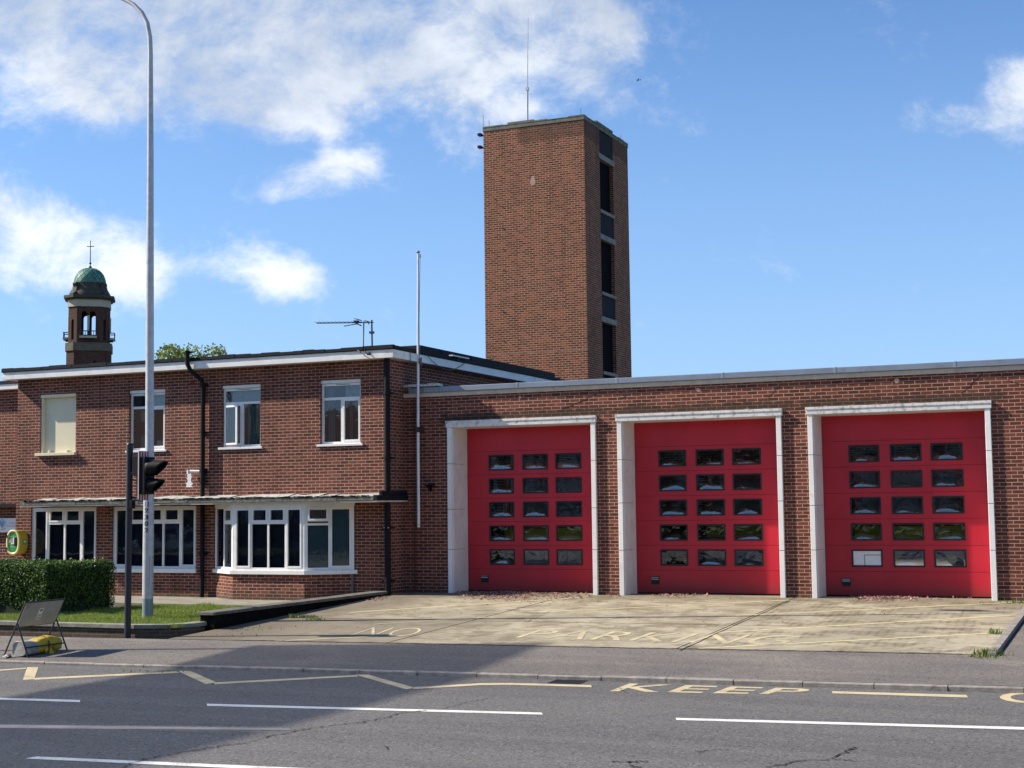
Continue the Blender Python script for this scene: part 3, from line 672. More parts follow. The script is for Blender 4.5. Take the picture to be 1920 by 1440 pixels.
# broken stepped cracks and chipped bricks in the parapet band
def pal(mb,pts,y,wd):
    mb=MB().use('crack')
    for i in range(len(pts)-1):
        a=P(*pts[i],1,y); b=P(*pts[i+1],1,y); n_=Vector((-(b.z-a.z),0,b.x-a.x)).normalized()*wd
        mb.face([a-n_,b-n_,b+n_,a+n_])
    obj('parapet_crack',mb,EH)
g=MB().use('crack')
pal(g,[(1052,767),(1075,760),(1076,757),(1100,750),(1101,746),(1122,737),(1123,733),(1138,725)],-.004,.007)
pal(g,[(1150,728),(1165,737),(1166,741),(1182,748)],-.004,.005)
pal(g,[(1440,745),(1452,735),(1453,731),(1462,724)],-.004,.006); pal(g,[(1505,724),(1520,735),(1540,748)],-.004,.005)
pal(g,[(1802,738),(1822,722),(1823,718),(1840,703),(1848,690)],-.004,.007); pal(g,[(1870,700),(1895,716),(1920,722)],-.004,.005)
M['pinkbrick']=mat('exposed pink brick',(.55,.34,.27),.9,.1,30)
for (px,py,r) in ((975,745,.035),(1309,731,.045),(1681,714,.05)):
    c=P(px,py,1,-.003); k=[(c.x+r*1.2*math.cos(a)*random.uniform(.7,1.1),-.003,c.z+r*math.sin(a)*random.uniform(.7,1.1)) for a in [i*math.pi/5 for i in range(10)]]
    g=MB().use(M['pinkbrick']); g.face(list(reversed(k))); obj('chipped_brick',g,EH)
DY=.76
seams=[3.245,2.70,2.15,1.605,1.055,.51]
for di,x in enumerate(doors):
    lab=['red sectional door nearest the office block','middle red sectional door','red sectional door with yellow seen in its fourth window row','red sectional door beyond the right edge'][di]
    # white surround
    s=MB().use('surround'); p=.07; fw=.085
    for a,b in ((x-.02,x+fw),(x+DW-fw,x+DW+.02)):
        s.box((a,-p,-.03),(b,.03,DH-.13))
    s.use('surround_h'); s.box((x-.045,-p-.02,DH-.129),(x+DW+.045,.03,DH+.02)); s.box((x-.05,-p-.035,DH-.03),(x+DW+.05,.02,DH+.024))
    so=obj('door_surround',s,EH,bevel=.005)
    s=MB().use('reveal')
    s.box((x+.012,.031,-.02),(x+.10,DY+.02,DH-.05)); s.box((x+DW-.10,.031,-.02),(x+DW-.012,DY+.02,DH-.05)); s.box((x+.10,.031,DH-.13),(x+DW-.10,DY+.02,DH-.052))
    obj('reveal',s,so)
    for z in (.98,1.9,2.95) if di!=1 else (.97,2.0,2.95):
        s=MB().use('crack'); s.box((x-.021,-p-.002,z),(x+fw+.001,.0,z+.008)); s.box((x+fw+.001,-.002,z),(x+.102,DY*.8,z+.006)); obj('seam',s,so)
        s=MB().use('crack'); s.box((x+DW-fw-.001,-p-.002,z),(x+DW+.021,.0,z+.008)); obj('seam',s,so)
    # door leaf: sections with real grooves and openings
    a0,b0=x+.10,x+DW-.10
    cols=[x+.66,x+1.52,x+2.345]; WW,WH=.635,.355; tops=[3.155-.5475*i for i in range(5)]
    d=MB().use('red'); zs=[DH-.13]+seams+[.012]
    for i in range(len(zs)-1):
        zt,zb=zs[i]-.0035,zs[i+1]+.0035
        hs=[(c+.0,c+WW,tops[i-1]-WH,tops[i-1]) for c in cols] if 1<=i<=5 else []
        wallY(d,a0+.012,b0-.012,zb,zt,DY,.04,hs)
        # pressed panel lines between section joints
        d.face([(a0+.012,DY,zb),(a0+.012,DY+.04,zb),(b0-.012,DY+.04,zb),(b0-.012,DY,zb)])
    do=obj('sectional_door',d,EH); do['label']=lab
    s=MB().use('gasket'); s.box((a0,DY+.005,.0),(a0+.012,DY+.05,DH-.13)); s.box((b0-.012,DY+.005,.0),(b0,DY+.05,DH-.13)); s.box((a0+.012,DY+.045,.0),(b0-.012,DY+.06,.02)); s.box((a0+.012,DY+.012,-.002),(b0-.012,DY+.03,.012))
    for z in seams: s.box((a0+.012,DY+.008,z-.0035),(b0-.012,DY+.035,z+.0035))
    obj('gasket',s,do)
    for r_ in range(5):
        for c in cols:
            zt=tops[r_]; zb=zt-WH; q=.030
            s=MB().use('gasket')
            s.box((c-.004,DY-.012,zb-.004),(c+q,DY+.03,zt+.004)); s.box((c+WW-q,DY-.012,zb-.004),(c+WW+.004,DY+.03,zt+.004)); s.box((c+q,DY-.011,zb-.004),(c+WW-q,DY+.03,zb+q)); s.box((c+q,DY-.011,zt-q),(c+WW-q,DY+.03,zt+.004))
            obj('window_frame',s,do,bevel=.006)
            s=MB().use('acrylic'); nx,nz=14,10; vs=[];fs=[]; ph=random.uniform(0,6); am=random.uniform(.25,1.35)
            for j in range(nz+1):
                for i in range(nx+1):
                    fx=i/nx; fz_=j/nz
                    b_=.0120*am*(max(0,math.sin(math.pi*fx))**.6)*(1-math.exp(-fz_*WH/.065))*(1-.25*math.sin(fx*(7+3*math.sin(ph))+ph))-.0035*(fz_)
                    vs.append((c+q*.8+(WW-q*1.6)*fx,DY+.012+b_,zb+q*.8+(WH-q*1.6)*fz_))
            for j in range(nz):
                for i in range(nx): k=j*(nx+1)+i; fs.append((k,k+1,k+nx+2,k+nx+1))
            if di==2 and r_==4 and c==cols[0]: s.use('white')
            s.idx(vs,fs,True); pn=obj('pane',s,do)
            if di==2 and r_==4 and c==cols[0]:
                pn.data.materials.clear(); pn.data.materials.append(M['white']); pn.data.polygons.foreach_set('material_index',[0]*len(pn.data.polygons)); pn['label']='opaque white pane'
                s=MB().use('crack'); s.box((c+.26,DY-.001,zb+.03),(c+.268,DY+.004,zt-.11)); s.box((c+.26,DY-.001,zt-.115),(c+WW-.03,DY+.004,zt-.107)); obj('pane_line',s,do)
    s=MB().use('gasket'); s.box((x+.44,DY-.02,.20),(x+.62,DY,.37)); s.use('steel'); s.box((x+.45,DY-.024,.30),(x+.61,DY-.02,.318)); s.box((x+.45,DY-.024,.34),(x+.61,DY-.02,.352)); obj('pull_handle',s,do)
# things standing inside, seen through the glazing
def engine(xc,yc,label):
    t=thing('fire_engine',label,'fire engine',(xc,yc,0))
    b=MB().use('engine_red'); b.box((xc-1.2,yc,.5),(xc+1.2,yc+7,3.0)); obj('body',b,t,bevel=.08)
    b=MB().use('windscreen'); b.box((xc-1.05,yc-.02,1.72),(xc+1.05,yc+.05,2.55)); obj('windscreen',b,t,bevel=.03)
    b=MB().use('engine_yellow'); b.box((xc-1.19,yc-.025,1.16),(xc+1.19,yc+.05,1.42)); obj('reflective_band',b,t)
    b=MB().use('engine_white'); b.box((xc-1.22,yc-.15,.45),(xc+1.22,yc+.2,.95)); obj('bumper',b,t,bevel=.04)
    for s in(-1,1):
        b=MB().use('windscreen'); b.tube([(xc+s*.9,yc-.19,.72),(xc+s*.9,yc-.1,.72)],.11); obj('headlight',b,t)
        for yy in (1.2,5.4):
            b=MB().use('gasket'); b.tube([(xc+s*1.0-.14,yc+yy,.5),(xc+s*1.0+.14,yc+yy,.5)],.5,20); obj('wheel',b,t)
engine(x1+1.8,1.75,'red fire engine parked behind the door nearest the office')
engine(x3+1.6,2.5,'red fire engine with yellow band behind the right hand door')
engine(x2+1.9,4.3,'red fire engine parked far back behind the middle door')
# fixings on the wall left of the first door
t=thing('flagpole','slim white flagpole fixed to the brick wall beside the office corner','flagpole',(-15.66,-.2,1.57))
g=MB().use('whitepole'); top=P(784,474,1,-.2); bot=P(785,983,1,-.2); g.tube([(bot.x,-.2,bot.z),(bot.x,-.2,3.5),(top.x,-.2,top.z)],[.034,.034,.024],14); obj('pole',g,t)
g=MB().use('steelbase'); g.lathe((top.x,-.2,top.z),[(.0,0),(.045,0),(.045,.03),(.02,.05),(.0,.05)],12); g.box((top.x+.02,-.22,top.z-.12),(top.x+.06,-.18,top.z-.04)); obj('truck',g,t)
g=MB().use('frame_d')
for z in (3.77,): g.box((bot.x-.05,-.26,z-.07),(bot.x+.05,.0,z+.05))
obj('bracket',g,t,bevel=.008)
g=MB().use('greycable')
g.tube([(top.x+.05,-.2,top.z-.1),(bot.x+.055,-.21,6.4),(bot.x+.05,-.21,5.3)],.006,6); g.box((bot.x+.04,-.23,5.30),(bot.x+.085,-.17,5.42)); obj('halyard',g,t)
g=MB().use('whitepole'); g.lathe((bot.x,-.2,bot.z-.05),[(.0,-.03),(.036,-.01),(.036,.03),(.0,.05)],12); obj('foot',g,t)
g=MB().use('taper'); g.tube([(bot.x+.07,-.16,5.24),(bot.x+.07,-.16,5.45)],.02,8); obj('cleat',g,t)
g=MB().use('black'); c=P(808,912,1,0); g.box((c.x-.11,-.14,c.z+.02),(c.x+.12,.0,c.z+.045)); g.tube([(c.x-.1,-.02,c.z+.02),(c.x+.03,-.1,c.z-.1)],.011,6); g.box((c.x-.015,-.12,c.z-.12),(c.x+.02,0,c.z+.02))
tag(obj('wall_bracket',g),'small dark iron bracket on the brick between flagpole and first red door','bracket')
g=MB().use(mat('brown conduit',(.06,.03,.025),.6))
cx=P(777,900,1,-.03).x; g.tube([(cx,-.03,4.5),(cx,-.03,.02)],.013,8)
for z in (4.1,3.1,2.2,1.55,.9): g.box((cx-.03,-.05,z),(cx+.03,0,z+.02))
tag(obj('conduit',g),'thin brown conduit running down the wall left of the flagpole','pipe')
# ================================================================ OFFICE BLOCK
OB=thing('office_block','two storey brown brick office block with flat roof and white windows','building',(-21.5,4,-.2))
BX0,BX1,BY=-27.15,-16.12,-.71
SX0,SX1=BX0-.25,-15.86; FY=-1.02
uw=[(-23.56,-22.45),(-20.77,-19.65),(-17.99,-16.89)]
holes=[(a,b,3.44,4.98) for a,b in uw]+[(-26.38,-25.23,3.44,4.98),(-26.66,-24.54,.52,2.08),(-24.05,-21.50,.52,2.08),(-20.95,-17.05,.50,2.08)]
g=MB().use('brick'); wallY(g,BX0,BX1,-.5,5.40,BY,.30,holes)
g.box((BX1-.30,BY+.30,-.5),(BX1-.002,12,5.40)); g.box((BX0+.002,BY+.30,-.5),(BX0+.30,12,5.40)); g.box((BX0+.30,11.7,-.5),(BX1-.30,11.998,5.4))
obj('wall',g,OB)
g=MB().use('room'); g.box((BX0+.31,2.2,-.3),(BX1-.31,2.3,5.3)); g.box((BX0+.31,BY+.32,2.50),(BX1-.31,2.2,2.75)); g.box((BX0+.31,BY+.32,-.3),(BX1-.31,2.2,-.05)); g.box((BX0+.31,BY+.32,5.2),(BX1-.31,2.2,5.3))
for x in (-24.3,-21.2,-18.9): g.box((x-.05,BY+.4,-.05),(x+.05,2.2,2.5)); 
for x in (-24.6,-21.6,-18.9): g.box((x-.05,BY+.4,2.75),(x+.05,2.2,5.2))
obj('interior',g,OB)
g=MB().use('fascia')
g.box((SX0,FY+.012,5.50),(SX1-.012,FY+.06,5.585)); g.box((SX1-.06,FY+.06,5.50),(SX1-.012,12.3,5.585)); g.box((SX0+.012,FY+.06,5.5),(SX0+.06,12.3,5.585))
g.box((SX0-.012,FY,5.395),(SX1,FY+.05,5.498)); g.box((SX1-.05,FY+.05,5.395),(SX1,12.3,5.498)); g.box((SX0-.012,FY+.05,5.395),(SX0+.04,12.3,5.498))
obj('fascia',g,OB,bevel=.004)
g=MB().use('reveal'); g.box((SX0+.04,FY+.05,5.402),(SX1-.05,12.3,5.43)); obj('soffit',g,OB)
g=MB().use('felt'); g.box((SX0-.02,FY-.015,5.587),(SX1+.01,12.32,5.66))
x=SX0
while x<SX1: # lumpy felt edge
    e=min(x+random.uniform(.25,.6),SX1+.01); g.box((x,FY-.02-random.uniform(0,.012),5.60),(e,FY+.1,5.665+random.uniform(0,.03))); x=e+.002
y=FY
while y<11: e=y+random.uniform(.6,1.2); g.box((SX1-.1,y,5.6),(SX1+.016+random.uniform(0,.01),e,5.672+random.uniform(0,.015))); y=e+.002
obj('roof_felt',g,OB)
g=MB().use('felt'); c=P(788,647,1,2.4); g.box((c.x-1.6,2.4,5.662),(c.x,11.5,c.z)); g.use('slate')
for yy in (3.6,5.4,7.2): g.box((c.x-.002,yy,5.7),(c.x+.012,yy+.02,c.z-.02))
obj('roof_upstand',g,OB)
# canopy over the ground floor
CY=-1.50; cr_x=P(765,939,1,0).x
g=MB().use('canopy'); cx0=P(37,944,1,CY).x; x=cx0
while x<BX1:
    e=min(x+random.uniform(.5,.9),BX1); g.box((x,CY-random.uniform(0,.01),2.125+random.uniform(0,.01)),(e-.001,BY-.001,2.225+random.uniform(-.012,.012))); x=e
g.use('felt'); g.box((BX1+.002,CY,2.13),(cr_x,.0-.003,2.25)); 
obj('canopy',g,OB)
g=MB().use('creamstrip'); g.box((cx0+.0,CY+.012,2.088),(cr_x-.01,BY-.001,2.124)); g.box((BX1+.002,BY,2.088),(cr_x-.01,-.003,2.124)); obj('canopy_trim',g,OB)
g=MB().use('felt'); g.box((BX1+.01,CY+.25,2.252),(cr_x-.02,-.003,2.34)); obj('canopy_felt',g,OB)
g=MB().use('canopy')
for _ in range(240):
    x=random.uniform(cx0+.1,BX1-.2); l=random.uniform(.04,.16); g.box((x,CY-.018,2.215),(x+l,CY+.03,2.225+random.uniform(.0,.028)))
mo_=obj('moss_crust',g,OB); mo_['kind']='stuff'
g=MB().use('lead'); x=cx0+.05
while x<BX1-.12:
    e=min(x+random.uniform(.25,.7),BX1-.05); a,b=random.uniform(.035,.085),random.uniform(.035,.085); yy=BY-random.uniform(.25,.40)
    g.idx([(x,yy-.12,2.226),(e,yy-.12,2.226),(e,BY-.004,2.24+b),(x,BY-.004,2.24+a),(x,BY-.003,2.2),(e,BY-.003,2.2)],[(0,1,2,3)]); x=e-.01
obj('lead_flashing',g,OB)
# upper windows
for wi,(a,b) in enumerate(uw):
    W=b-a-.012; nop=()
    w_o,mt=window(OB,(a+.006,BY+.085,3.465),(1,0,0),W,1.43,[1,1] if wi else [1,1.0],1.03,(0,1) if wi==9 else (),sill=(.075,.13,.055),sash=((0,) if wi==1 else ((1,) if wi==2 else (1,))),top=1.05)
    # top light bar across, vent strip, head board
    s=MB().use('white'); s.box((.05,-.004,1.04),(W-.05,.048,1.10),mt); obj('transom',s,w_o)
    s=MB().use('cream' if wi==9 else 'fascia'); s.box((0,-.05,1.437),(W,.05,1.508),mt); obj('head_board',s,w_o)
    s=MB().use('gasket'); s.box((W*.35,-.008,1.395),(W*.72,-.0005,1.403),mt); obj('trickle_vent',s,w_o)
    s=MB()
    if wi==1: s.use('curtain'); folds(s,mt,W*.55,W*.95,.05,1.0,.13,8); s.use('curtainw'); folds(s,mt,.06,W*.47,.05,1.0,.11,6,.01); folds(s,mt,.06,W-.06,1.08,1.38,.14,12,.012)
    elif wi==2: s.use('curtain'); folds(s,mt,.06,W*.22,.05,1.38,.2,5); folds(s,mt,W*.58,W*.66,.05,1.0,.2,3); s.use('curtainw'); folds(s,mt,W*.80,W*.94,.2,1.0,.2,3); folds(s,mt,W*.52,W*.94,1.08,1.38,.13,5,.01)
    else: s.use('curtainw'); folds(s,mt,.06,W*.45,.75,1.38,.30,5,.01); folds(s,mt,W*.5,W*.94,1.08,1.38,.13,5,.01); s.use('curtain'); s.box((W*.18,.15,.05),(W*.50,.2,.38),mt); s.use('curtainw'); s.box((W*.62,.15,.05),(W*.93,.22,.24),mt)
    obj('curtain',s,w_o)
    if wi==0:
        s=MB().use('black'); c=mt@Vector((.24,-.01,1.235)); s.tube([c+Vector((0,.02,0)),c+Vector((0,-.03,0))],.125,20); s.box((.105,-.03,1.11),(.375,.0,1.36),mt); obj('extractor_fan',s,w_o,bevel=.01)
    if wi==1:  # casement standing slightly open
        s=MB().use('white'); mo=mt@Matrix.Translation(Vector((.06,-.02,.06)))@Matrix.Rotation(R(-14),4,'Z')
        s.box((0,-.03,0),(.045,.01,.96),mo); s.box((.40,-.03,0),(.445,.01,.96),mo); s.box((.045,-.03,0),(.40,.01,.045),mo); s.box((.045,-.03,.915),(.40,.01,.96),mo)
        s.use('glass'); s.face([mo@Vector((.045,-.01,.045)),mo@Vector((.40,-.01,.045)),mo@Vector((.40,-.01,.915)),mo@Vector((.045,-.01,.915))]); obj('open_casement',s,w_o)
# boarded window
g=MB().use('cream'); a,b=-26.374,-25.236
g.box((a,BY+.11,3.47),(b,BY+.16,4.90)); g.box((a,BY-.012,4.90),(b,BY+.15,4.975)); g.box((a,BY+.02,3.47),(a+.055,BY+.11,4.9)); 
bo=obj('boarded_window',g,OB,bevel=.004); bo['label']='cream boarded up window'
g=MB().use('cream'); g.box((a-.10,BY-.10,3.395),(b+.05,BY+.15,3.468)); g.box((a+.25,BY-.0,3.469),(a+.29,BY+.10,3.53)); g.box((b-.30,BY+.0,3.469),(b-.26,BY+.10,3.53)); obj('sill',g,bo,bevel=.005)
# ground floor windows
def gwin(x0,x1_,cols,tr,sash):
    W=x1_-x0; w_o,mt=window(OB,(x0,BY+.06,.53),(1,0,0),W,1.53,cols,1.13,tr,sill=(.05,.13,.10),sash=sash)
    s=MB().use('blind'); strips(s,mt,.08,W-.06,.06,1.48,.14,.085,.10,.75); obj('blind',s,w_o)
    return w_o
gwin(-26.655,-24.545,[1,1,1,1],(1,2),(0,3)); gwin(-24.045,-21.505,[1,1,1,1,1],(1,2,3),(0,4))
# splayed bay window
BA=[Vector((-20.93,BY-.0)),Vector((-20.02,-1.30)),Vector((-18.05,-1.30)),Vector((-17.07,BY-.0))]
bw=MB().use('brick')
n_=[]
for i in range(3):
    p,q=BA[i],BA[i+1]; bw.face([(p.x,p.y,-.5),(q.x,q.y,-.5),(q.x,q.y,.44),(p.x,p.y,.44)])
bw.face([(p.x,p.y,.44) for p in BA]); bwo=obj('bay_window',bw,OB); bwo['label']='splayed white bay window on a brick base'
g=MB().use('white')
def off(k): # outline pushed outward
    c=[Vector((-20.93-k*1.1,BY)),Vector((-20.02-k*.55,-1.30-k)),Vector((-18.05+k*.55,-1.30-k)),Vector((-17.07+k*1.1,BY))]; return c
g.prism([(p.x,p.y) for p in off(.075)],.442,.535); obj('sill',g,bwo,bevel=.006)
g=MB().use('white'); g.prism([(p.x,p.y) for p in off(.02)],2.035,2.086); obj('head',g,bwo)
def bayseg(i,cols,tz,tr,sash,nop=(),blind='blind'):
    p,q=BA[i],BA[i+1]; W=(q-p).length; u=(q-p).normalized()
    mt=frameM((p.x,p.y,.537),(u.x,u.y,0),None)
    e=.05
    s=MB().use('white')
    fr=MB().use('white'); gl=MB().use('glass'); H=1.497
    ft=.075; B=lambda a,b: fr.box(a,b,mt)
    B((0,-.005,0),(ft,.06,H)); B((W-ft,-.005,0),(W,.06,H)); B((ft,-.004,0),(W-ft,.058,.06)); B((ft,-.004,H-.06),(W-ft,.058,H))
    tot=sum(cols); xx=ft; edges=[ft]
    for c in cols: xx+=c/tot*(W-2*ft); edges.append(xx)
    for k in range(len(cols)):
        a,b=edges[k],edges[k+1]
        if k: B((a-.025,-.003,.06),(a+.025,.056,H-.06)); a+=.025
        if k<len(cols)-1: b-=.025
        parts=[(.06,H-.06)]
        if k in tr: B((a,-.002,tz-.028),(b,.055,tz+.028)); parts=[(.06,tz-.028),(tz+.028,H-.06)]
        for j,(c,d) in enumerate(parts):
            if (k in sash and len(parts)==1) or (j==1 and (k,1) not in nop):
                qq=.038; B((a,-.018,c),(a+qq,.04,d)); B((b-qq,-.018,c),(b,.04,d)); B((a+qq,-.017,c),(b-qq,.04,c+qq)); B((a+qq,-.017,d-qq),(b-qq,.04,d))
            if (k,j) in nop: 
                # top hung vent pushed open
                mo=mt@Matrix.Translation(Vector((a,-.02,d)))@Matrix.Rotation(R(-30),4,'X'); hh=d-c; ww=b-a
                v=MB().use('white'); qq=.045
                v.box((0,-.03,-hh),(qq,.02,0),mo); v.box((ww-qq,-.03,-hh),(ww,.02,0),mo); v.box((qq,-.03,-hh),(ww-qq,.02,-hh+qq),mo); v.box((qq,-.03,-qq),(ww-qq,.02,0),mo)
                v.use('gasket'); v.face([mt@Vector((a,.05,c)),mt@Vector((b,.05,c)),mt@Vector((b,.05,d)),mt@Vector((a,.05,d))]); v.use('glass'); v.face([mo@Vector((qq,0,-hh+qq)),mo@Vector((ww-qq,0,-hh+qq)),mo@Vector((ww-qq,0,-qq)),mo@Vector((qq,0,-qq))]); obj('open_vent',v,bwo)  # black sheet behind the vent stands for the shaded gap
                continue
            gl.face([mt@Vector((a,.02,c)),mt@Vector((b,.02,c)),mt@Vector((b,.02,d)),mt@Vector((a,.02,d))])
    obj('window_frame',fr,bwo); obj('pane',gl,bwo)
    if blind=='blind':
        s=MB().use('blind'); strips(s,mt,.12,W-.08,.08,H-.08,.14,.085,.10,.75); obj('blind',s,bwo)
    elif blind:
        s=MB().use(M['bayblind']); s.face([mt@Vector((.08,.09,.06)),mt@Vector((W-.08,.09,.06)),mt@Vector((W-.08,.09,H-.06)),mt@Vector((.08,.09,H-.06))]); obj('blind',s,bwo)
M['bayblind']=mat('grey green roller blind',(.11,.18,.205),.7,.08,2)
bayseg(0,[1,1],1.10,(1,),()); bayseg(1,[1,1.1,1.1,1],1.10,(1,2),(0,3)); bayseg(2,[1,1],1.06,(0,),(1,),nop=((0,1),),blind='roller')
g=MB().use('dark'); g.face([(p.x,p.y,2.03) for p in off(-.08)]); g.face([(p.x,p.y,.54) for p in off(-.08)]); obj('inner_reveal',g,bwo)
# pipes of the office block
def pipe(name,pts,r,label,mm='black',br=()):
    g=MB().use(mm); g.tube(pts,r,12); 
    for (x,y,z) in br: g.tube([(x,y,z-.035),(x,y,z+.035)],r*1.22,12); g.box((x-r*2.0,y,z-.015),(x+r*2.0,y+r+.035,z+.015))
    o=obj(name,g,OB); o['label']=label; return o
pipe('downpipe',[(BX1-.02,BY-.085,5.40),(BX1-.02,BY-.085,.05),(BX1-.02,BY-.085,-.02)],.074,'black downpipe at the corner of the office block',br=[(BX1-.02,BY-.085,z) for z in (4.6,3.1,1.5,.3)])
sx=-21.25
pipe('soil_pipe',[(-21.50,FY-.09,5.84),(-21.50,FY-.09,5.62),(-21.49,FY-.09,5.5),(-21.42,FY-.07,5.36),(-21.28,BY-.11,5.12),(sx,BY-.09,4.95),(sx,BY-.09,-.15)],.055,'black soil pipe cranked over the roof edge',br=[(sx,BY-.09,z) for z in (5.0,3.85,2.65,.9)]+[(-21.50,FY-.09,5.80)])
g=MB().use('greycable'); c=P(661,1090,1,BY-.03); g.tube([(c.x,BY-.03,.45),(c.x,BY-.03,-.15)],.033,10); obj('waste_pipe',g,OB)
g=MB().use('steel')
g.box((BX1-.09,BY-.16,1.49),(BX1+.05,BY-.145,1.515)); obj('pipe_band',g,OB)
t=thing('wall_light','short white pipe stub light beside the black soil pipe','wall light',(-21.45,BY-.05,2.8))
z=P(365,884,1,BY-.08).z; g=MB().use('white'); g.tube([(-21.30,BY-.06,z),(-21.66,BY-.10,z+.01)],.033,12); g.tube([(-21.66,BY-.10,z+.045),(-21.66,BY-.10,z-.06)],.04,12); obj('stub',g,t)
g=MB().use('black'); g.box((-21.34,BY-.10,z-.06),(-21.18,BY-.001,z+.06)); obj('clamp',g,t)
g=MB().use('fascia'); cx_=-21.68; pts=[]
for k in range(13): a=k/12; pts.append((cx_-.06-random.uniform(0,.03)*(1+2*a),z-.04-.34*a))
for k in range(13): a=1-k/12; pts.append((cx_+.02+random.uniform(0,.03)*(1+2*a),z-.04-.34*a))
for k in range(12):
    a,b,c,d=pts[k],pts[k+1],pts[24-k],pts[25-k]; g.face([(p[0],BY-.003,p[1]) for p in (b,c,d,a)])
obj('paint_stain',g,OB)
g=MB().use(mat('red clay vent',(.16,.02,.015),.8)); c=P(361,719,1,BY); g.box((c.x-.075,BY-.006,c.z-.05),(c.x+.075,BY,c.z+.05)); obj('air_brick',g,OB)
# window sensor cable on the side wall and over the fascia
g=MB().use('greycable')
def cable(pts,r=.008): g.tube(pts,r,6)
cable([(SX1+.02,-.2,5.62),(SX1+.02,-.2,5.38),(BX1+.05,.06,5.2),(BX1+.04,.3,4.8)])
cable([(BX1+.02,BY+.25,2.0),(BX1+.02,BY+.25,2.6),(BX1+.02,BY+.25,3.6)],.010)
pts=[]
for k in range(13):
    a=k/12; pts.append((SX1+.03,.6+2.2*a,5.60-.28*math.sin(math.pi*a)))
cable(pts)
tag(obj('hanging_cables',g),'thin grey cables hanging at the office roof corner','cable')
# roof clutter
def aerial():
    t=thing('tv_aerial','long horizontal television aerial on a slim mast above the office roof','aerial',(-18.3,-.75,5.66))
    Y0=-.75; q=lambda px,py: P(px,py,1,Y0)
    g=MB().use('darkpole'); a=q(697,600); b=q(698,662); g.tube([(a.x,Y0,a.z),(b.x,Y0,b.z)],.020,8); c=q(697,623); g.box((c.x-.05,Y0-.04,c.z-.03),(c.x+.05,Y0+.04,c.z+.02)); obj('mast',g,t)
    g=MB().use('darkpole'); a=q(683,604); b=q(682,650); c2=q(690,663); g.tube([(a.x,Y0-.02,a.z),(b.x,Y0-.02,b.z),(b.x+.02,FY-.05,b.z-.12),(c2.x,FY-.06,c2.z)],.015,8); obj('support_pole',g,t)
    g=MB().use('darkpole'); a=q(594,606); b=q(700,604.5); g.tube([a,b],.013,6)
    for k in range(13):
        f=k/14; p=a.lerp(b,f); g.tube([p+Vector((0,-.11,.018)),p+Vector((0,.11,.018))],.006,6)
    obj('boom',g,t)
    g=MB().use('darkpole'); a=q(645,611.5); b=q(671,607); g.tube([a,b],.011,6)
    for (p1,p2) in (((669,598.5),(678,601)),((671,608),(678,611)),((667,603),(676,605)),((688,602),(692,608))): g.tube([q(*p1)+Vector((0,-.12,0)),q(*p1)+Vector((0,.12,0))],.008,6); g.tube([q(*p1),q(*p2)],.012,6)
    c=q(668,603.5); g.box((c.x-.04,Y0-.05,c.z-.03),(c.x+.05,Y0+.05,c.z+.03)); obj('reflector',g,t)
aerial()
g=MB().use('black'); c=P(692.5,663,1,FY-.06); g.tube([(c.x-.05,FY-.08,c.z),(c.x+.03,FY-.08,c.z-.005)],[.03,.042],10); g.tube([(c.x-.15,FY-.02,c.z+.14),(c.x-.10,FY-.07,c.z+.03),(c.x-.02,FY-.08,c.z)],.012,8)
tag(obj('security_camera',g),'small black camera hanging at the white fascia below the aerial','camera')
g=MB().use('whitepole'); c=P(860,669,0,SX1+.05); g.box((c.x-.05,c.y-.45,c.z-.02),(c.x+.06,c.y+.5,c.z+.01)); g.use('greycable'); g.tube([(c.x,c.y,c.z-.02),(c.x,c.y,c.z-.12)],.012,6)
tag(obj('roof_light_fitting',g),'thin white light fitting on the side edge of the office roof','light')
# left wing
LW=thing('left_wing','lower brown brick wing beyond the left end of the office block','building',(-33,3,-.2))
g=MB().use('brick'); g.box((-45,0,-.5),(BX0+.001,10,5.22)); obj('wall',g,LW)
g=MB().use('fascia'); g.box((-45.2,-.22,5.235),(BX0-.005,-.17,5.37)); obj('fascia',g,LW)
g=MB().use('felt'); g.box((-45.2,-.24,5.372),(BX0-.005,10,5.46)); obj('roof_felt',g,LW)
g=MB().use('reveal'); g.box((-45.2,-.17,5.225),(BX0-.005,0.0-.001,5.25)); obj('soffit',g,LW)
g=MB().use('felt'); g.box((-45,-.35,2.10),(BX0-.005,-.001,2.18)); obj('canopy',g,LW)
# sign on the wing
st=thing('station_sign','white sign board with shield crest and small teal lettering on the left wing','sign',(-29,-.03,1.5))
a=P(31.5,971,1,-.03); b=P(31.5,998,1,-.03)
sz0,sz1=b.z,a.z; sxr=a.x-.02
g=MB().use(mat('white sign face',(.80,.82,.83),.35,.03,3)); g.box((sxr-1.6,-.03,sz0),(sxr,-.001,sz1)); obj('board',g,st,bevel=.012)
def wall_text(txt,x,y,z,h,mm,parent,w=None,name='lettering'):
    uv,fs=textmesh(txt,.0); asp=w/h if w else len(txt)*.55
    mb=MB().use(mm); mb.idx([(x+u*h*asp,y,z+v*h) for u,v in uv],fs); return obj(name,mb,parent)
M['teal']=mat('teal lettering',(.16,.30,.34),.5); M['crestblue']=mat('pale blue crest',(.38,.58,.72),.5); M['crestpink']=mat('pale pink crest',(.6,.42,.45),.5)
x17=P(17.5,980,1,-.03).x; x13=P(12.8,985,1,-.03).x; zz1=P(20,983,1,-.03).z; zz2=P(20,987.5,1,-.03).z
wall_text('Royal B',x17,-.034,zz1,.055,'teal',st,.27); wall_text('Fire and Re',x13,-.034,zz2,.055,'teal',st,.42)
cx_=P(4,982,1,-.03).x; cz=P(4,982,1,-.03).z
